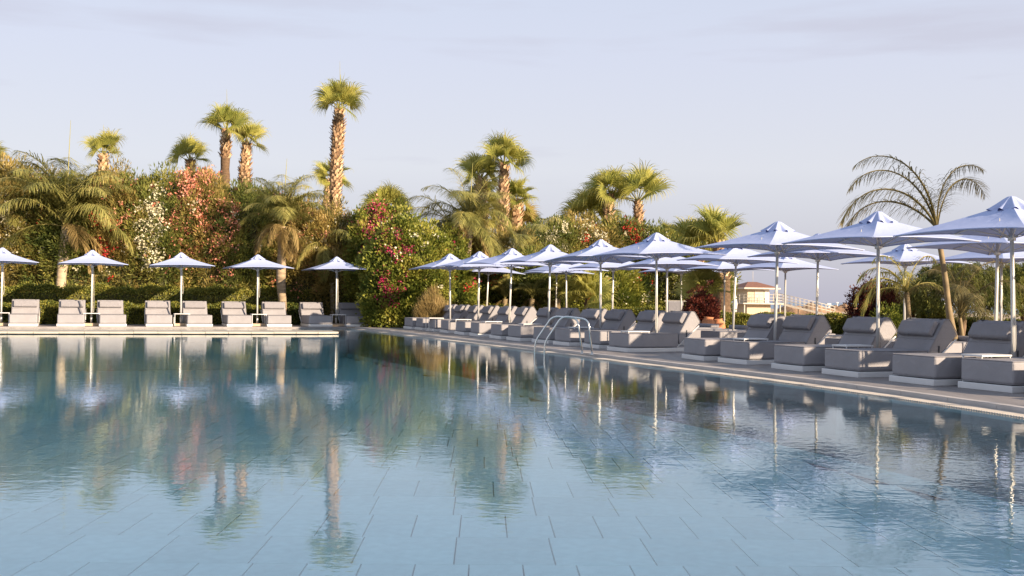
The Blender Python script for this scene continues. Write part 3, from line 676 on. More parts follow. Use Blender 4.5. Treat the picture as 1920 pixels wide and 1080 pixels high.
# tall oleander bank behind the far row: (x, top y, half width px, D, material, flowers, label)
bank = [
 (-45, 290, 75, 39, 'olive', [('fl_white', 50, None)], 'golden oleander at the left picture edge'),
 (40, 305, 60, 39.5, 'olive', [('fl_white', 80, (0, .55, .2))], 'golden oleander with cream flowers behind the left feather palm'),
 (130, 330, 60, 39.5, 'oleander', [('fl_white', 50, None), ('fl_red', 12, None)], 'dark oleander directly behind the pale palm trunk'),
 (218, 322, 60, 40, 'olive', [('fl_coral', 70, (.2, .8, .5)), ('fl_red', 80, (0, .6, .2)), ('fl_white', 8, None)], 'oleander with red flowers, left of the cream-flowered one'),
 (295, 322, 62, 40.3, 'oleander', [('fl_white', 250, (.1, .62, .12)), ('fl_coral', 50, None)], 'oleander thick with cream flowers above the third far parasol'),
 (372, 316, 62, 40.8, 'olive', [('fl_coral', 380, (0, .75, .6)), ('fl_white', 14, None)], 'tall oleander thick with coral flowers below the two palms'),
 (442, 342, 58, 41, 'oleander', [('fl_coral', 230, (-.1, .6, .5)), ('fl_white', 10, None)], 'oleander with scattered coral flowers, left of the bushy feather palm'),
 (575, 385, 62, 41.5, 'olive', [('fl_coral', 130, None), ('fl_white', 30, (0, .95, .3))], 'golden oleander with coral flowers just left of the tallest palm'),
 (640, 398, 55, 41.5, 'olive', [('fl_white', 45, (0, .95, .3)), ('fl_coral', 60, None)], 'oleander with cream flowers at the foot of the tallest palm'),
 (520, 365, 60, 42.0, 'oleander', [('fl_red', 16, None), ('fl_coral', 60, None)], 'dark oleander behind the bushy feather palm'),
]
for i, (px, ty, hw, D, mm, fls, lb) in enumerate(bank):
    b = PD(px, D); k = F_PX / D; h_ = hh(px, ty, D) * .93; 
    shrub('oleander_shrub', (b.x, b.y, .02), hw * 1.32 / k, 1.5, h_, M[mm], lb, 'oleander', None, 380, 56, (.17, .038), .34, fls, seed=40 + i, spikes=22)
# bougainvillea coming forward at the corner
bou = [(712, 402, 50, 40.4, [('fl_mag', 190, (0, .8, .25)), ('fl_coral', 60, None)], 'bougainvillea with magenta flowers above the last far lounger'),
       (768, 425, 70, 37.9, [('fl_mag', 70, (-.3, .6, .3)), ('fl_white', 18, None)], 'bright green bougainvillea at the inner corner of the terrace'),
       (748, 505, 48, 37.9, [('fl_mag', 150, (-.2, .7, .5)), ('fl_coral', 30, None)], 'low front part of the bougainvillea with magenta flowers, spilling onto the deck'),
       (825, 445, 52, 39.0, [('fl_red', 14, None), ('fl_mag', 14, None)], 'green climber behind the farthest right parasol')]
for i, (px, ty, hw, D, fls, lb) in enumerate(bou):
    b = PD(px, D); k = F_PX / D
    shrub('bougainvillea', (b.x, b.y, .02), hw * 1.15 / k, 1.15, hh(px, ty, D), M['bougain'], lb, 'bougainvillea', None, 360, 50, (.11, .065), .29, fls, seed=80 + i, spikes=18)
# shrubs behind the right rows
rb = [(880, 470, 60, 41.5, 'oleander', [('fl_red', 12, None)], 'dark green shrub behind the thick palm trunk'),
      (955, 442, 60, 43.5, 'olive', [('fl_white', 30, (0, .9, .3))], 'golden dry shrub below the cluster of fan palms'),
      (1035, 424, 60, 45, 'oleander', [('fl_white', 150, (0, .85, .25))], 'oleander thick with cream flowers right of the palm cluster'),
      (1105, 424, 55, 45.5, 'olive', [('fl_white', 90, (0, .9, .25)), ('fl_red', 25, None)], 'oleander with cream and red flowers below the double fan palm'),
      (1165, 428, 52, 46, 'oleander', [('fl_red', 150, (.3, .8, .25)), ('fl_white', 30, None)], 'shrub thick with red flowers left of the single stout palm'),
      (1235, 447, 55, 45.5, 'oleander', [('fl_white', 90, (.2, .5, .5)), ('fl_red', 40, (-.5, .6, .3))], 'oleander with cream flowers behind the sofa'),
      (1300, 462, 52, 45, 'oleander', [('fl_white', 70, None)], 'last oleander of the bank, left of the beach hut'),
      (1000, 480, 60, 42, 'oleander', [('fl_white', 20, None)], 'dark shrub behind the far parasols of the right row'),
      (1120, 500, 70, 42.5, 'bougain', [('fl_white', 40, None), ('fl_red', 30, None)], 'lower green shrub behind the young fan palm')]
for i, (px, ty, hw, D, mm, fls, lb) in enumerate(rb):
    b = PD(px, D); k = F_PX / D
    shrub('flowering_shrub', (b.x, b.y, .02), hw * 1.2 / k, 1.4, hh(px, ty, D), M[mm], lb, 'shrub', None, 310, 46, (.17, .045), .34, fls, seed=120 + i, spikes=16)
# clipped hedges
def hedge(pts, wd, h, lb, seed, n, leaf=(.055, .035), bumpy=.06):
    g = np.random.default_rng(seed); pts = [Vector(p) for p in pts]; o0 = pts[0]; t = empty('clipped_hedge', (o0.x, o0.y, .02), 0, lb, 'hedge')
    lens = [(b - a).length for a, b in zip(pts, pts[1:])]; tot = sum(lens); s = g.random(n) * tot; P3 = np.zeros((n, 3)); NN = np.zeros((n, 3)); acc = 0
    for a, b, l_ in zip(pts, pts[1:], lens):
        mk = (s >= acc) & (s <= acc + l_); u = ((s[mk] - acc) / l_)[:, None]; P3[mk] = (np.array(a) * (1 - u) + np.array(b) * u); d = (b - a).normalized(); NN[mk] = (d.y, -d.x, 0); acc += l_
    f = g.random(n); side = np.where(f < .5, -1.0, np.where(f < .62, 1.0, g.uniform(-1, 1, n))); top = f >= .62
    lump = 1 + bumpy * np.sin(s * 3.1 + seed) + bumpy * .7 * np.sin(s * 7.7) + bumpy * .5 * g.normal(size=n)
    z = np.where(top, h * lump, h * g.random(n) * lump)
    depth = 1 - .28 * g.random(n) ** 2; off = side * wd / 2 * np.where(top, 1, depth) * lump
    sgn = -1 if NN[0, 1] > 0 else 1
    pos = P3 - np.array([o0.x, o0.y, 0]) + NN * (off * -1 * sgn)[:, None]; pos[:, 2] = z * np.where(top, depth ** .5, 1)
    ld = g.normal(size=(n, 3)) + np.array([0, -.2, .5]); sz = .7 + .6 * g.random(n)
    v_, q_, r_ = leaf_arrays(pos, ld, leaf[0] * sz * 1.2, leaf[1] * sz * 1.2)
    tag(link('foliage', np_mesh('foliage', v_, q_, r_), M['hedge'], t), kind='stuff')
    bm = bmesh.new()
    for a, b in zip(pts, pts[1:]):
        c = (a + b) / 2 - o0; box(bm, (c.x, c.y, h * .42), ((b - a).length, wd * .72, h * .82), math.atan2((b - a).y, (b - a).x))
    bm_obj('dark_core', bm, M['core'], t)  # added solid dark core, stops light passing through the hedge
    return t
ha = FW1 + far_n * 2.75; hedge([ha - far_dir * 4, ha + far_dir * 10.3], .9, .72, 'low clipped hedge right behind the far loungers', 5, 42000)
hb = FW1 + far_n * 3.75; hedge([hb - far_dir * 4, hb + far_dir * 10.8], .9, 1.3, 'taller dark clipped hedge behind the low one, under the oleanders', 6, 42000, bumpy=.05)
hedge([PD(1338, 38), PD(1480, 38), PD(1600, 37)], .9, .62, 'low clipped hedge in front of the beach hut', 7, 22000)
hedge([PD(1600, 36.2), PD(1730, 35), PD(1925, 33)], .9, .60, 'low clipped hedge behind the nearest loungers, below the sea view', 8, 24000)
hedge([PD(850, 40.2), PD(1050, 40.6), PD(1240, 40.5)], .9, .78, 'clipped hedge behind the far end of the right loungers', 9, 30000)
def px_shrub(px, ty, hw, D, **k):
    b = PD(px, D); return shrub(base=(b.x, b.y, .03), rx=hw * D / F_PX, ry=hw * D / F_PX, h=hh(px, ty, D), **k)
px_shrub(1314, 555, 27, 31, name='burgundy_shrub', m=M['burg'], label='round burgundy shrub below the young fan palm', cat='shrub', clumps=110, per=38, leaf=(.065, .04), cr=.13, seed=201, spikes=5)
px_shrub(1640, 537, 45, 32, name='burgundy_shrub', m=M['burg'], label='large burgundy shrub behind the second nearest parasol pole', cat='shrub', clumps=200, per=40, leaf=(.07, .04), cr=.17, seed=202, spikes=8)
px_shrub(1682, 556, 24, 32.5, name='burgundy_shrub', m=M['burg'], label='smaller copper tinged bush right of the large burgundy one', cat='shrub', clumps=90, per=40, leaf=(.07, .03), cr=.17, seed=203, spikes=8)
px_shrub(1737, 566, 34, 34, name='round_bush', m=M['hedge'], label='round clipped yellow-green bush left of the leaning palm trunk', cat='bush', clumps=170, per=60, leaf=(.06, .035), cr=.14, seed=204, spikes=0)
px_shrub(1668, 585, 30, 31, name='green_shrub', m=M['bougain'], label='small loose green shrub under the burgundy bush', cat='shrub', clumps=80, per=35, leaf=(.08, .03), cr=.16, seed=205, spikes=4)
px_shrub(812, 570, 22, 36.5, name='grassy_shrub', m=M['featherdry'], label='small dry grey-green shrub beside the farthest right lounger', cat='shrub', clumps=60, per=60, leaf=(.22, .012), cr=.2, seed=206, spikes=6, up_b=1.6)

# weeping tree at the right
def weeping(px, py, hw, hh_, D, seed, lb):
    g = np.random.default_rng(seed); c = PD(px, D, py); k = D / F_PX; rx = hw * k; rz_ = hh_ * k; t = empty('weeping_tree', (c.x, c.y, .02), 0, lb, 'tree')
    bm = bmesh.new(); tube(bm, smooth_path([(0, 0, 0), (.12, .05, .6), (-.05, 0, 1.3), (.1, 0, c.z)], 4), [.12 - .004 * i for i in range(13)], 8)
    for i in range(9):
        a = g.random() * 6.28; e_ = (math.cos(a) * rx * .7, math.sin(a) * rx * .7, c.z + g.uniform(0, .6) * rz_); tube(bm, [(0, 0, c.z - .6), (e_[0] * .5, e_[1] * .5, c.z), e_], [.05, .035, .012], 5)
    bm_obj('trunk', bm, M['wood'], t)
    S = 620; per = 60; d = g.normal(size=(S, 3)); d[:, 2] = np.abs(d[:, 2]) * .9 - .15; d = unit(d); r_ = .55 + .45 * g.random(S) ** .5
    st = np.stack([d[:, 0] * r_ * rx, d[:, 1] * r_ * rx * .8, c.z + d[:, 2] * r_ * rz_ * .9], 1)
    ln_ = g.uniform(.35, .95, S); ci = np.repeat(np.arange(S), per); u = g.random(S * per)
    pos = st[ci].copy(); pos[:, 0] += d[ci, 0] * .22 * u + g.normal(size=S * per) * .035; pos[:, 1] += d[ci, 1] * .22 * u + g.normal(size=S * per) * .035; pos[:, 2] -= ln_[ci] * u ** 1.2 - .08 * np.sin(u * 3)
    ld = g.normal(size=(S * per, 3)) * .5 + np.array([0, 0, -1.0]) + d[ci] * .4
    v_, q_, rr_ = leaf_arrays(pos, ld, .09 + .05 * g.random(S * per), .016 + .01 * g.random(S * per), g.random(S)[ci] * .6 + g.random(S * per) * .4)
    cr_ = tag(link('crown', np_mesh('crown', v_, q_, rr_), M['weep'], t), kind='stuff')
weeping(1800, 535, 95, 52, 31, 301, 'small weeping tree with feathery dark crown right of the leaning palm')
weeping(1915, 540, 70, 58, 32, 302, 'weeping tree with lighter green crown at the right picture edge')

# ------------------------------------------------------------------ palms
def fan_mesh(pitch, seed, droopy=1.0, fold=.5, roll=0.0):
    """fan leaf: stalk and pleated blade whose fingers split and hang; gravity is worked in for this pitch (radians above level)"""
    g = random.Random(seed); V = []; Q = []; RN = []
    ax = Vector((math.cos(pitch), 0, math.sin(pitch))); Rr = Matrix.Rotation(roll, 3, ax); sd = Rr @ Vector((0, 1, 0)); nr = Rr @ Vector((-math.sin(pitch), 0, math.cos(pitch)))
    pl = .56
    def quad(a, b, c, d, r):
        i = len(V); V.extend([a, b, c, d]); Q.append((i, i + 1, i + 2, i + 3)); RN.append(r)
    tipP = ax * pl + Vector((0, 0, -.04 * math.cos(pitch))); w0 = .020
    quad(sd * -w0, sd * w0, tipP + sd * w0 * .6, tipP - sd * w0 * .6, .95); quad(nr * -w0, nr * w0, tipP + nr * w0 * .6, tipP - nr * w0 * .6, .9)
    bx = (ax - nr * .25 + Vector((0, 0, -.12 * math.cos(pitch)))).normalized()      # the blade bends back off the stalk
    S = 44; half = R(125)
    for i in range(S):
        a = -half + 2 * half * (i + .5) / S; da = half / S * 1.0; ln_ = .66 * (1 - .20 * (abs(a) / half) ** 2) * g.uniform(.9, 1.06); tone = g.random() * .4 + .3
        def dirv(an): return (bx * math.cos(an) + sd * math.sin(an) * (1 - .3 * fold) + nr * (abs(math.sin(an)) * fold * .8)).normalized()
        d0 = dirv(a - da); d1 = dirv(a + da); dm = dirv(a); pleat = nr * .006 * (1 if i % 2 else -1); r1_ = ln_ * .64
        a0 = tipP + d0 * .02; b0 = tipP + d1 * .02; mid0 = tipP + d0 * r1_ * .6 + pleat; mid1 = tipP + d1 * r1_ * .6 - pleat
        a1 = tipP + d0 * r1_ + pleat + Vector((0, 0, -.04 * droopy)); b1 = tipP + d1 * r1_ - pleat + Vector((0, 0, -.04 * droopy))
        quad(a0, b0, mid1, mid0, tone); quad(mid0, mid1, b1, a1, tone + .05)
        p = (a1 + b1) / 2; wv = (b1 - a1) * .42; d = dm.copy(); hang = g.uniform(.6, 1.5); stp = ln_ * .5 / 4 * (1 + .5 * droopy * hang * .6)
        for k in range(4):
            d = (d + Vector((0, 0, -.62 * droopy * hang * (.8 if k else .3))) + Vector((g.uniform(-.12, .12), g.uniform(-.12, .12), 0))).normalized(); pn = p + d * stp; wn = wv * ((.62, .6, .6, .1)[k])
            quad(p - wv, p + wv, pn + wn, pn - wn, min(1, tone + .12 + .1 * k)); p = pn; wv = wn
    return np_mesh('frond', np.array([list(v_) for v_ in V]), np.array(Q), np.array(RN))
FANS = {}
for pi_, pt in enumerate((84, 66, 48, 28, 4, -40)):
    for s in range(3): FANS[(pi_, s)] = fan_mesh(R(pt), 900 + pi_ * 5 + s, 1.0 if pt > 0 else .7, .6 if pt > 30 else .4, R((-48, 8, 52)[s]))
FANS_D = {}
for k_, me in FANS.items():
    FANS[k_].materials.append(M['fan']); m2 = me.copy(); m2.materials.clear(); m2.materials.append(M['fandry']); FANS_D[k_] = m2
YF = {}
def feather_mesh(pitch, seed, L_=2.7, dens=46, ll=.55, droop=1.0, mat_='feather', wide=.022, arc=1.0):
    g = random.Random(seed); V = []; Q = []; RN = []
    def quad(a, b, c, d, r):
        i = len(V); V.extend([a, b, c, d]); Q.append((i, i + 1, i + 2, i + 3)); RN.append(r)
    p = Vector((0, 0, 0)); an = pitch; n = 26; pts = [p.copy()]; dirs = []
    for i in range(n):
        an -= R(3.2) * arc * (1 + 1.6 * i / n) * (0.35 + math.cos(max(an, -1.2)) * .8); an = max(an, R(-84)); d = Vector((math.cos(an), 0, math.sin(an))); dirs.append(d); p = p + d * L_ / n; pts.append(p.copy())
    sd = Vector((0, 1, 0))
    for i in range(n):
        w0 = .020 * (1 - i / n) + .004; w1 = .020 * (1 - (i + 1) / n) + .004; u_ = dirs[i].cross(sd)
        quad(pts[i] - sd * w0, pts[i] + sd * w0, pts[i + 1] + sd * w1, pts[i + 1] - sd * w1, .9); quad(pts[i] - u_ * w0, pts[i] + u_ * w0, pts[i + 1] + u_ * w1, pts[i + 1] - u_ * w1, .8)
    for k in range(dens):
        f = .14 + .86 * (k + .5) / dens; x = f * n; i = min(int(x), n - 1); base = pts[i].lerp(pts[i + 1], x - i); t = dirs[i]; u_ = sd.cross(t) * -1
        if u_.z < 0: u_ = -u_
        l_ = ll * (math.sin(math.pi * min(1, f * .85 + .12)) ** .6) * g.uniform(.85, 1.15)
        for s in (-1, 1):
            d = (t * g.uniform(.45, .8) + sd * s * g.uniform(.55, .9) + u_ * g.uniform(-.1, .55)).normalized(); p = base; w_ = wide * .5; tone = g.random() * .7
            wd = d.cross(Vector((0, 0, 1)) + t * .3).normalized()
            for q_ in range(3):
                d = (d + Vector((0, 0, -.50 * droop * g.uniform(.7, 1.3)))).normalized(); pn = p + d * l_ / 3; wn = w_ * (1.1, .8, .12)[q_]
                quad(p - wd * w_, p + wd * w_, pn + wd * wn, pn - wd * wn, tone); p = pn; w_ = wn
    me = np_mesh('frond', np.array([list(v_) for v_ in V]), np.array(Q), np.array(RN)); me.materials.append(M[mat_]); return me
def trunk_obj(t, pts, rad, m, n=14, rough=0., name='trunk'):
    bm = bmesh.new(); pp = smooth_path(pts, 8); rr = []
    for i in range(len(pp)):
        x = i / (len(pp) - 1) * (len(rad) - 1); j = min(int(x), len(rad) - 2); rr.append((rad[j] * (1 - (x - j)) + rad[j + 1] * (x - j)) * (1 + rough * math.sin(i * 2.7) + rough * 1.6 * math.sin(i * .9 + 1)))
    tube(bm, pp, rr, n); return bm_obj(name, bm, m, t), pp, rr
def stubs(t, pp, rr, z0, z1, per_m, seed, size=.14):
    """old leaf bases sticking up and out of the trunk"""
    g = np.random.default_rng(seed); pos = []; dr = []; 
    zs = [p.z for p in pp]; n = int(per_m * (z1 - z0)); 
    for k in range(n):
        z = z0 + (z1 - z0) * (k + .5) / n; x = np.interp(z, zs, [p.x for p in pp]); y = np.interp(z, zs, [p.y for p in pp]); r_ = np.interp(z, zs, rr); a = k * 2.39996 + g.normal() * .15
        pos.append((x + math.cos(a) * r_ * .9, y + math.sin(a) * r_ * .9, z)); dr.append((math.cos(a) * (.75 + .3 * g.random()), math.sin(a) * (.75 + .3 * g.random()), .55 + .6 * g.random()))
    pos = np.array(pos); dr = unit(np.array(dr)); V = []; Q = []
    L_ = size * (.6 + .7 * g.random(len(pos))); side = unit(np.cross(dr, [0, 0, 1.0])); W_ = size * .42
    upv = np.cross(side, dr)
    a = pos - side * W_; b = pos + side * W_; c = pos + dr * L_[:, None] + side * W_ * .45; d = pos + dr * L_[:, None] - side * W_ * .45; th_ = .05
    a2 = a - upv * -th_; b2 = b - upv * -th_
    n = len(pos); v_ = np.stack([a, b, c, d, a - [0, 0, th_], b - [0, 0, th_]], 1).reshape(-1, 3); i0 = np.arange(n)[:, None] * 6
    q_ = np.concatenate([i0 + np.array([[0, 1, 2, 3]]), i0 + np.array([[5, 4, 3, 2]]), ]); rnd = np.concatenate([g.random(n), g.random(n)])
    tag(link('leaf_stubs', np_mesh('leaf_stubs', v_, q_, rnd), M['stub'], t), kind='stuff')
def fan_crown(t, top, s, plan, seed, dry=()):
    g = random.Random(seed); k = 0
    for lvl, cnt in enumerate(plan):
        a0 = g.uniform(0, 6.28)
        for i in range(cnt):
            me = (FANS_D if (lvl in dry) else FANS)[(lvl, (k + i) % 3)]
            o = link('frond', me, None, t, top); o.rotation_euler = (R(g.uniform(-9, 9)), R(g.uniform(-7, 7)), a0 + 2 * math.pi * i / max(cnt, 1) + g.uniform(-.3, .3)); q_ = s * g.uniform(.85, 1.1); o.scale = (q_, q_, q_)
        k += cnt
def fan_palm(pxs, D, cy, R_px, plan, lb, seed, rpx=(10, 10), rough=True, skirt_from=None, group=None, dry=(), spear=0, base_z=.02, m='bark', low=None):
    """pxs: trunk waypoints in the photo from low to high, the last is the crown's base"""
    k = D / F_PX; W_ = [PD(x, D, y) for x, y in pxs]; b = W_[0].copy(); root = Vector((b.x, b.y, base_z)); t = empty('fan_palm', root, 0, lb, 'palm tree', group)
    pts = [Vector((0, 0, 0))] + [p - root for p in W_[(0 if W_[0].z > .6 else 1):]]; rad = [r_ * k for r_ in rpx]
    if len(pts) < 3: pts.insert(1, (pts[0] + pts[1]) / 2)
    _, pp, rr = trunk_obj(t, pts, rad, M[m], 14, .05)
    if rough:
        z0 = (PD(960, D, skirt_from).z - base_z) if skirt_from else .4
        stubs(t, pp, rr, max(z0, .2), pts[-1].z, 80, seed, .23 * max(.75, rad[-1] / .2))
    s = R_px * k / 1.05; top = pts[-1] - Vector((0, 0, .04)); fan_crown(t, top, s, plan, seed, dry)
    if low:
        fan_crown(t, PD(low[0], D, low[1]) - root, low[2] * k / 1.05, low[3], seed + 3)
    if spear:
        bm = bmesh.new(); tube(bm, [top, top + Vector((.02, 0, s * 1.1)), top + Vector((0, 0, spear * k))], [.018, .012, .004], 5); bm_obj('new_leaf_spear', bm, M['petiole'], t)
    return t
P_A = (1, 4, 5, 4, 2, 0)
fan_palm([(193, 330), (193, 292)], 47, 0, 50, (1, 3, 3, 2, 0, 0), 'fan palm showing only its crown above the hedge at the left', 1, (7, 7), spear=60)
fan_palm([(357, 330), (356, 302)], 48, 0, 46, (1, 3, 3, 2, 0, 0), 'small fan palm crown just above the coral oleander, left of the twin palms', 2, (6, 6), spear=58)
fan_palm([(417, 400), (421, 340), (424, 243)], 45, 0, 50, (2, 3, 4, 3, 1, 0), 'left of the twin fan palms, thin lower trunk under a thick skirt of stubs', 3, (4.2, 4.2, 4.2, 5, 9.5, 9.5, 8, 5), skirt_from=305, spear=78)
fan_palm([(462, 400), (459, 330), (463, 268)], 46, 0, 45, (1, 3, 4, 2, 1, 0), 'right of the twin fan palms, tapered brown trunk', 4, (7, 8, 10, 11, 10.5, 8, 5), spear=60)
fan_palm([(627, 420), (630, 330), (636, 205)], 45, 0, 55, (2, 3, 4, 3, 1, 0), 'tallest fan palm with long rough brown trunk', 5, (11, 12, 14.5, 11, 9.5, 9.5, 11, 10, 6), spear=92)
fan_palm([(614, 380), (620, 338)], 47, 0, 42, (0, 2, 3, 4, 2, 0), 'small fan palm behind the trunk of the tallest palm, leaves showing on both sides', 6, (6, 6))
fan_palm([(724, 440), (724, 398)], 47, 0, 54, (3, 6, 5, 3, 0, 0), 'bushy fan palm crown behind the bougainvillea', 7, (8, 8))
fan_palm([(942, 440), (944, 370), (945, 308)], 46, 0, 58, (2, 3, 4, 3, 1, 0), 'highest fan palm of the middle cluster with rough reddish trunk', 8, (8, 9, 10, 9, 6), spear=70)
fan_palm([(902, 440), (902, 335)], 47, 0, 54, (1, 4, 5, 4, 3, 0), 'fan palm left in the middle cluster, its crown behind the leaf spear', 9, (7, 8, 8), spear=0)
fan_palm([(905, 450), (905, 392)], 48, 0, 52, (1, 4, 6, 5, 3, 2), 'low bushy fan palm in the middle cluster', 10, (8, 8), dry=(4,))
fan_palm([(968, 450), (968, 378)], 48, 0, 46, (1, 4, 5, 4, 3, 3), 'fan palm right in the middle cluster with dry brown lower leaves', 11, (9, 9), dry=(5,))
fan_palm([(985, 450), (985, 425)], 49, 0, 42, (1, 2, 4, 5, 3, 2), 'dark low fan palm ending the middle cluster on the right', 12, (8, 8))
fan_palm([(1100, 470), (1103, 412)], 48.5, 0, 62, (2, 4, 5, 4, 3, 2), 'broad bushy fan palm left of the double trunk', 13, (9, 9), dry=(5,))
fan_palm([(1141, 460), (1141, 400), (1143, 365)], 47.5, 0, 54, (2, 3, 4, 3, 1, 0), 'fan palm with rough trunk standing in front of the broad bushy one', 14, (9, 9, 8.5, 5.5))
fan_palm([(1198, 470), (1198, 420), (1196, 378)], 47, 0, 66, (1, 2, 4, 2, 0, 0), 'single stout fan palm with dark studded trunk', 15, (10.5, 10.5, 10, 8.5, 5.5))
fan_palm([(1310, 520), (1311, 470)], 41, 0, 68, (2, 4, 3, 2, 0, 0), 'low fan palm with spiky leaves left of the palm near the beach hut', 16, (7, 7))
fan_palm([(1356, 600), (1352, 520), (1346, 455)], 40, 0, 72, (2, 4, 3, 1, 0, 0), 'fan palm with thick trunk beside the beach hut', 17, (17, 17, 15, 10, 7), skirt_from=520)
fan_palm([(1250, 480), (1252, 452)], 48, 0, 40, (0, 3, 5, 5, 3, 2), 'low golden fan palm just above the sixth parasol', 18, (7, 7), dry=(4, 5))
fan_palm([(-30, 330), (-30, 300)], 47, 0, 46, (1, 4, 5, 4, 2, 0), 'fan palm beyond the left picture edge', 19, (7, 7))
# young fan palms near the ground
def young(px, D, cy, R_px, plan, lb, seed):
    k = D / F_PX; b = PD(px, D); root = Vector((b.x, b.y, .03)); t = empty('young_fan_palm', root, 0, lb, 'palm'); zt = PD(px, D, cy).z
    bm = bmesh.new(); tube(bm, [(0, 0, -.02), (0, 0, zt * .5), (0, 0, zt - .03)], [.10, .09, .05], 10); bm_obj('trunk', bm, M['bark'], t)
    fan_crown(t, Vector((0, 0, zt - .05)), R_px * k / 1.05, plan, seed)
young(1318, 32.5, 556, 56, (3, 6, 6, 4, 0, 0), 'young bright green fan palm above the burgundy shrub', 41)
young(1099, 39, 560, 56, (2, 5, 6, 4, 2, 0), 'young fan palm behind the right loungers near the ladder', 42)

# feather palms
def feather_set(tag_, pitches, **kw):
    return [feather_mesh(R(p), 700 + i * 3 + tag_, **kw) for i, p in enumerate(pitches)]
FS = feather_set(1, (86, 76, 64, 50, 34, 14, -12), L_=3.1, dens=96, ll=.85, droop=.72, wide=.020, arc=.72)
FSD = feather_set(2, (25, 5, -20, -45), L_=2.1, dens=80, ll=.75, droop=.7, mat_='featherdry', wide=.026)
def feather_palm(pxs, D, rpx, counts, lb, seed, s=1, dry=6, m='palebark', fs=None, fd=None, spear=0, cat='palm tree', yaws=None, name='feather_palm'):
    k = D / F_PX; W_ = [PD(x, D, y) for x, y in pxs]; root = Vector((W_[0].x, W_[0].y, .03)); t = empty(name, root, 0, lb, cat); g = random.Random(seed)
    pts = [Vector((0, 0, -.02))] + [p - root for p in W_[1:]]; trunk_obj(t, pts, [r_ * k for r_ in rpx], M[m], 12, .02)
    top = pts[-1]; fs = fs or FS; fd = fd or FSD
    for lv, c in enumerate(counts):
        a0 = g.uniform(0, 6.28)
        for i in range(c):
            o = link('frond', fs[lv], None, t, top); yw = a0 + 2 * math.pi * i / c + g.uniform(-.35, .35)
            if yaws and yaws.get((lv, i)) is not None: yw = R(yaws[(lv, i)])
            o.rotation_euler = (R(g.uniform(-8, 8)), R(g.uniform(-6, 6)), yw); q_ = s * g.uniform(.85, 1.12); o.scale = (q_, q_, q_)
    for i in range(dry):
        o = link('dead_frond', fd[i % len(fd)], None, t, top - Vector((0, 0, .06))); o.rotation_euler = (0, R(g.uniform(-10, 10)), g.uniform(0, 6.28)); q_ = s * g.uniform(.8, 1.05); o.scale = (q_, q_, q_)
    if spear:
        bm = bmesh.new(); tube(bm, [top, top + Vector((.05, 0, spear * k * .6)), top + Vector((.1, 0, spear * k))], [.022, .018, .006], 5); bm_obj('new_leaf_spear', bm, M['petiole'], t)
    return t
feather_palm([(112, 606), (114, 540), (118, 490), (124, 425)], 38.0, (9, 9.5, 9, 10, 8), (8, 9, 6, 4, 2, 1, 0), 'feather palm with pale lit trunk and wide shaggy crown at the left', 51, .98, 3, spear=200)
feather_palm([(533, 610), (530, 570), (527, 520), (531, 425)], 38.6, (6, 7, 8, 9, 6), (8, 9, 6, 3, 1, 1, 0), 'bushy feather palm with curved trunk and dry skirt behind the far loungers', 52, .70, 10, m='ringbark', spear=128)
feather_palm([(876, 606), (876, 560), (874, 500), (880, 425)], 39.5, (12, 13, 11, 8, 7), (2, 4, 5, 5, 4, 3, 2), 'feather palm with thick mottled trunk above the far parasols of the right row', 53, .80, 9, m='ringbark', spear=120)
feather_palm([(868, 606), (862, 540), (852, 470), (842, 415)], 40.5, (5, 5, 5, 5), (0, 0, 1, 2, 3, 4, 3), 'thin feather palm leaning left with dry hanging fronds', 54, .72, 8)
feather_palm([(975, 606), (980, 520), (985, 470)], 42.5, (6, 6, 6), (0, 1, 2, 3, 3, 3, 2), 'low dry feather palm over the golden shrub', 55, .72, 10)
feather_palm([(215, 600), (208, 520), (200, 440)], 39.6, (6, 6, 6), (0, 0, 0, 2, 3, 3, 2), 'low dry feather palm left of the red-flowered oleander', 56, .62, 7)
feather_palm([(30, 606), (30, 540), (26, 430)], 39.2, (7, 7, 7), (0, 2, 3, 4, 3, 3, 2), 'feather palm with golden fronds near the left picture edge', 57, .75, 6)
feather_palm([(625, 600), (622, 520), (610, 455)], 40.2, (5, 5, 5), (0, 0, 0, 1, 3, 3, 2), 'low dry feather palm right of the bushy one', 58, .6, 7)
for j, (px, D) in enumerate(((945, 40.0), (996, 39.6), (1045, 39.4))):
    feather_palm([(px, 606), (px, 580), (px + 2, 560)], D, (7, 6, 5), (2, 4, 3, 1, 0, 0, 0), ['young dry palm between the second and third parasol poles', 'young palm with slim golden stem left of the ladder top', 'young dry palm behind the ladder'][j], 60 + j, .34, 2, m='greenbark', name='young_palm')
# wispy feather palms at the right: thin, sparse fronds
FW_ = feather_set(3, (86, 74, 58, 36, 12), L_=2.15, dens=70, ll=.50, droop=.8, mat_='wisp', wide=.012, arc=.95)
FG = feather_set(4, (84, 68, 48, 26, 5), L_=1.5, dens=44, ll=.34, droop=.8, mat_='feather', wide=.015, arc=1.0)
feather_palm([(1800, 668), (1782, 600), (1772, 520), (1757, 428)], 19.5, (8, 7, 5.5, 5, 4.5), (2, 2, 2, 0, 0), 'leaning palm with wispy half-dry arching fronds behind the nearest loungers', 71, 1.0, 0, m='greenbark', fs=FW_, yaws={(0, 0): 168, (0, 1): 14, (1, 0): 182, (1, 1): 30, (2, 0): 181, (2, 1): 172})
feather_palm([(1705, 640), (1704, 600), (1700, 548)], 21, (5, 5, 4.5), (2, 3, 4, 1, 0), 'small palm with green arching fronds left of the leaning one', 72, .85, 0, m='greenbark', fs=FG, yaws={(2, 0): 180, (2, 1): 186, (3, 0): 176, (1, 0): 170})
feather_palm([(1808, 668), (1804, 630), (1800, 596)], 20.5, (4, 4, 3), (4, 4, 2, 1, 0), 'sparse young palm with reddish upright fronds right of the leaning one', 73, .75, 0, m='greenbark', fs=FW_, name='young_palm')

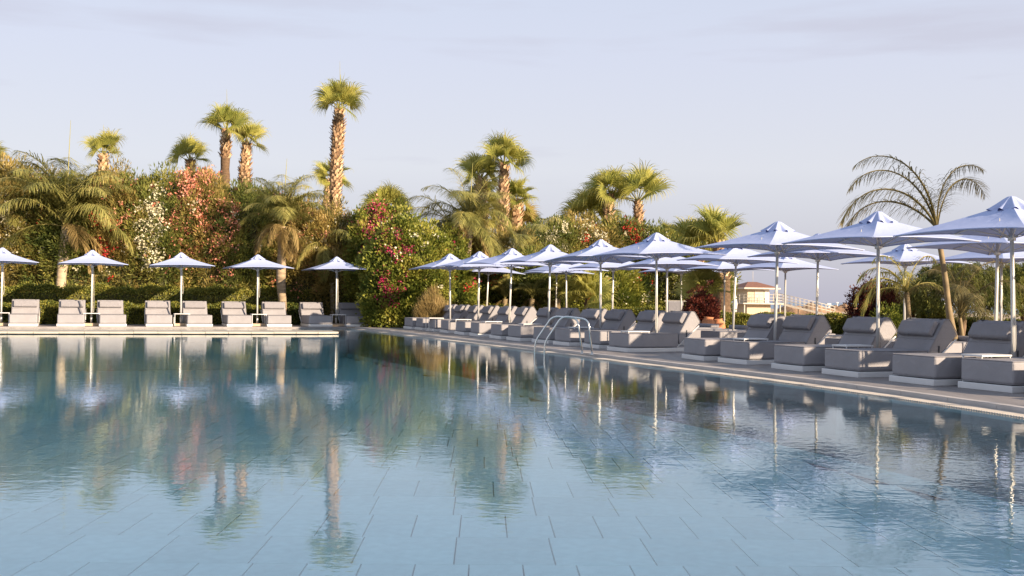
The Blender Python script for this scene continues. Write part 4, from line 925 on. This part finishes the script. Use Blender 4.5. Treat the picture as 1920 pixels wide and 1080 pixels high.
# ------------------------------------------------------------------ beach things
HD = 108.0
def hut():
    k = HD / F_PX; c = PD(1410, HD, 590); t = empty('beach_hut', (c.x, c.y, -.75), 0, 'cream lifeguard hut on a raised deck with a red-brown hipped roof', 'beach hut')
    bz = -.75; W_, Dp = 2.65, 2.65; yaw = R(17)
    def zz(py): return PD(1410, HD, py).z - bz
    cream = mat('cream_render', (.50, .42, .30), .8, var=.06); wht = mat('white_hut_paint', (.50, .45, .37), .6); roofm = mat('red_brown_roof_felt', (.20, .095, .065), .85, var=.15); shade = mat('dark_under_deck', (.16, .12, .09), .9)
    zd = zz(569); ze = zz(541); zt = zz(528.5)
    bm = bmesh.new(); box(bm, (0, 0, zd / 2), (W_, Dp, zd - .02), yaw); bm_obj('base_block', bm, cream, t)
    w_ = None
    bm = bmesh.new(); box(bm, (0, 0, (zd + ze) / 2), (W_ - .2, Dp - .2, ze - zd), yaw); w_ = bm_obj('wall', bm, cream, t)
    bm = bmesh.new(); box(bm, Matrix.Rotation(yaw, 3, 'Z') @ Vector((.05, -Dp / 2 + .08, (zd + ze) / 2)), (1.0, .06, (ze - zd) * .86), yaw); bm_obj('shutter', bm, wht, w_)
    bm = bmesh.new(); box(bm, Matrix.Rotation(yaw, 3, 'Z') @ Vector((.92, -Dp / 2 + .08, (zd + ze) / 2)), (.5, .06, (ze - zd) * .86), yaw); bm_obj('door', bm, mat('white_door', (.72, .70, .66), .5), w_)
    bm = bmesh.new(); h2 = 2.0; lo = [bm.verts.new(Matrix.Rotation(yaw, 3, 'Z') @ Vector((x, y, ze + .06))) for x, y in ((-h2, -h2), (h2, -h2), (h2, h2), (-h2, h2))]; hi = [bm.verts.new(Matrix.Rotation(yaw, 3, 'Z') @ Vector((x, y, zt))) for x, y in ((-.5, 0), (.5, 0))]
    bm.faces.new((lo[0], lo[1], hi[1], hi[0])); bm.faces.new((lo[1], lo[2], hi[1])); bm.faces.new((lo[2], lo[3], hi[0], hi[1])); bm.faces.new((lo[3], lo[0], hi[0])); bm.faces.new(lo[::-1]); rf = bm_obj('roof', bm, roofm, t)
    bm = bmesh.new(); box(bm, (0, 0, ze), (4.06, 4.06, .14), yaw); bm_obj('fascia', bm, wht, rf)
    bm = bmesh.new(); box(bm, (0, 0, zd), (4.5, 4.5, .12), yaw); bm_obj('deck', bm, wht, t)
    Rz = Matrix.Rotation(yaw, 3, 'Z')
    for sx, sy in ((1, 0), (0, -1), (-1, 0), (0, 1)):
        rl = bmesh.new()
        for hgt in (.32, .58, .9):
            a = Vector((sx * 2.15 - sy * -2.15 * 0 + (0 if sx else -2.15), sy * 2.15 + (0 if sy else -2.15), zd + hgt)); b = Vector((sx * 2.15 + (0 if sx else 2.15), sy * 2.15 + (0 if sy else 2.15), zd + hgt)); tube(rl, [Rz @ a, Rz @ b], .022, 5)
        for q_ in range(6):
            f = -2.15 + 4.3 * q_ / 5; p = Vector((sx * 2.15 if sx else f, sy * 2.15 if sy else f, zd)); tube(rl, [Rz @ p, Rz @ (p + Vector((0, 0, .92)))], .035, 5)
        bm_obj('railing', rl, wht, t)
    for sx in (-1, 1):
        for sy in (-1, 1):
            bm = bmesh.new(); tube(bm, [Rz @ Vector((sx * 2.0, sy * 2.0, 0)), Rz @ Vector((sx * 2.0, sy * 2.0, zd))], .07, 6); bm_obj('post', bm, wht, t)
    # ramp running down to the right
    A_ = PD(1452, HD, 565) - Vector((c.x, c.y, bz)); B_ = PD(1565, HD - 2, 592) - Vector((c.x, c.y, bz)); rd = (B_ - A_); n_ = Vector((-rd.y, rd.x, 0)).normalized()
    bm = bmesh.new(); vv = [bm.verts.new(p) for p in (A_ - n_ * .6, B_ - n_ * .6, B_ + n_ * .6, A_ + n_ * .6)]; v2 = [bm.verts.new(v_.co - Vector((0, 0, .18))) for v_ in vv]; bm.faces.new(vv); bm.faces.new(v2[::-1])
    for i in range(4): bm.faces.new((vv[i], v2[i], v2[(i + 1) % 4], vv[(i + 1) % 4]))
    ram = bm_obj('ramp', bm, wht, t)
    for s in (-.6, .6):
        bm = bmesh.new()
        for hgt in (.35, .62, .92): tube(bm, [A_ + n_ * s + Vector((0, 0, hgt)), B_ + n_ * s + Vector((0, 0, hgt))], .02, 5)
        for q_ in range(15):
            p = A_.lerp(B_, q_ / 14) + n_ * s; tube(bm, [p, p + Vector((0, 0, .94))], .022, 5)
        bm_obj('ramp_railing', bm, wht, ram)
    for q_ in range(5):
        p = A_.lerp(B_, q_ / 5); bm = bmesh.new(); tube(bm, [Vector((p.x, p.y, 0)), p], .06, 5); bm_obj('ramp_post', bm, wht, ram)
    bm = bmesh.new(); q0 = Rz @ Vector((.4, .6, zt - .2)); tube(bm, [q0, q0 + Vector((0, 0, 1.3))], .02, 5); bm_obj('aerial', bm, wht, rf)
hut()
# folded white beach parasol
c = PD(1377, 62); t = empty('folded_parasol', (c.x, c.y, -.62), 0, 'folded white beach parasol standing left of the beach hut', 'parasol')
zz_ = [PD(1377, 62, y).z + .62 for y in (592, 585, 570, 556, 549)]
bm = bmesh.new(); tube(bm, [(0, 0, 0), (0, 0, zz_[4])], .03, 6); bm_obj('pole', bm, M['white'], t)
bm = bmesh.new(); tube(bm, [(0, 0, zz_[1]), (.02, 0, zz_[2]), (0, 0, zz_[3]), (0, 0, zz_[4] + .05)], [.14, .16, .11, .02], 10); bm_obj('folded_canopy', bm, M['white'], t)
# distant white beach umbrella tops above the round bush
for i, (px, py) in enumerate(((1727, 565), (1752, 563))):
    c = PD(px, 60, py); t = empty('beach_umbrella', (c.x, c.y, -.7), 0, ['low white beach umbrella top left of the leaning palm', 'white beach umbrella top directly behind the leaning palm'][i], 'parasol', 'white umbrellas on the beach')
    bm = bmesh.new(); tube(bm, [(0, 0, 0), (0, 0, c.z + .7)], .03, 6); bm_obj('pole', bm, M['white'], t)
    bm = bmesh.new(); bmesh.ops.create_cone(bm, segments=8, radius1=1.1, radius2=.03, depth=.45, cap_ends=False, matrix=Matrix.Translation((0, 0, c.z + .55))); bm_obj('canopy', bm, mat('pale_beach_canopy', (.62, .60, .60), .8), t)
# rough earth mounds and rocks towards the shore
for i, (px, D, wpx, hz, lb) in enumerate(((1512, 150, 70, 1.15, 'brown earth mound on the beach right of the hut ramp'), (1582, 240, 30, 1.1, 'low dark rocks at the water line left of the burgundy bush'), (1640, 250, 60, .6, 'flat reddish rocks at the water line behind the burgundy bush'))):
    c = PD(px, D); k = D / F_PX; bm = bmesh.new(); bmesh.ops.create_icosphere(bm, subdivisions=4, radius=1)
    rr = random.Random(i)
    for v_ in bm.verts:
        p = v_.co.copy(); nz = .5 * math.sin(p.x * 9 + i) + .3 * math.sin(p.x * 21 + p.y * 13) + .3 * math.sin(p.y * 17 + 2)
        v_.co = Vector((p.x * wpx * k, p.y * wpx * k * .6, p.z * (hz + .5) * (1 + .35 * nz)))
    o = bm_obj('rock_mound', bm, M['rock'], None, loc=(c.x, c.y, -1.0)); tag(o, lb, 'rocks')
def small_post(px, D, y1, m, lb, h=None, r_=.05, top=.0):
    c = PD(px, D); z1 = PD(px, D, y1).z; t = empty('marker_post', (c.x, c.y, -1.0), 0, lb, 'post'); bm = bmesh.new(); tube(bm, [(0, 0, 0), (0, 0, z1 + 1.0)], r_, 6); bm_obj('post_shaft', bm, m, t)
    bm = bmesh.new(); box(bm, (0, 0, z1 + 1.05), (r_ * 5, r_ * 5, r_ * 3)); bm_obj('post_head', bm, m, t)
small_post(1554, 230, 571, M['white'], 'small white post with a lamp head at the shore, left of the other', r_=.16)
small_post(1570, 260, 568, M['white'], 'small thin white post at the shore, nearer the rocks', r_=.1)
small_post(1829, 46, 573, M['white'], 'thin white post on the beach left of the double parasol poles', r_=.05)
small_post(1855, 46, 576, M['white'], 'thin white post on the beach just left of the double parasol poles', r_=.04)
# sofa with grey back cushions beyond the right loungers
c = PD(1272, 38.5); t = empty('outdoor_sofa', (c.x, c.y, .03), R(-12), 'grey cushioned outdoor sofa with pale frame in front of the oleanders', 'sofa')
bm = bmesh.new(); box(bm, (0, 0, .36), (.95, .7, .16), 0, .03, 2); bm_obj('seat_cushion', bm, M['curb'], t)
bm = bmesh.new(); box(bm, (-.12, .33, .84), (.55, .16, .42), 0, .04, 2); bm_obj('back_cushion', bm, M['fabric'], t)
for sx in (-.5, .5):
    bm = bmesh.new(); box(bm, (sx, 0, .33), (.05, .75, .6)); bm_obj('arm_frame', bm, M['coping'], t)
bm = bmesh.new(); box(bm, (.1, .44, 1.06), (1.25, .05, .05)); bm_obj('back_rail', bm, M['coping'], t)
bm = bmesh.new(); box(bm, (0, 0, .23), (.95, .72, .08)); bm_obj('seat_frame', bm, M['coping'], t)
def pot(px, D, ytop, rpx_, lb, lean=0):
    c = PD(px, D); k = D / F_PX; h_ = PD(px, D, ytop).z - .05; t = empty('terracotta_pot', (c.x, c.y, .05), 0, lb, 'plant pot', 'terracotta pots by the burgundy shrub'); r_ = rpx_ * k
    bm = bmesh.new(); prof = [(.55, 0), (.85, .25), (1.0, .55), (.92, .8), (.62, .93), (.72, 1.0), (.55, 1.0), (.5, .9)]; rings = []
    for f, z in prof: rings.append([bm.verts.new((r_ * f * math.cos(a * math.pi / 8), r_ * f * math.sin(a * math.pi / 8), h_ * z)) for a in range(16)])
    for a, b in zip(rings, rings[1:]):
        for q_ in range(16): bm.faces.new((a[q_], a[(q_ + 1) % 16], b[(q_ + 1) % 16], b[q_])).smooth = True
    bm_obj('pot_body', bm, M['terra'], t); bm = bmesh.new(); bmesh.ops.create_circle(bm, cap_ends=True, segments=16, radius=r_ * .52, matrix=Matrix.Translation((0, 0, h_ * .92))); bm_obj('pot_soil', bm, M['soil'], t)
    t.rotation_euler = (0, R(lean), 0)
pot(1325, 29.0, 594, 13, 'terracotta pot directly under the burgundy shrub', 6)
pot(1352, 29.5, 598, 12, 'terracotta pot right of the burgundy shrub, before the palm trunk', -8)

scene.render.engine = 'CYCLES'
scene.cycles.max_bounces = 8; scene.cycles.transparent_max_bounces = 12
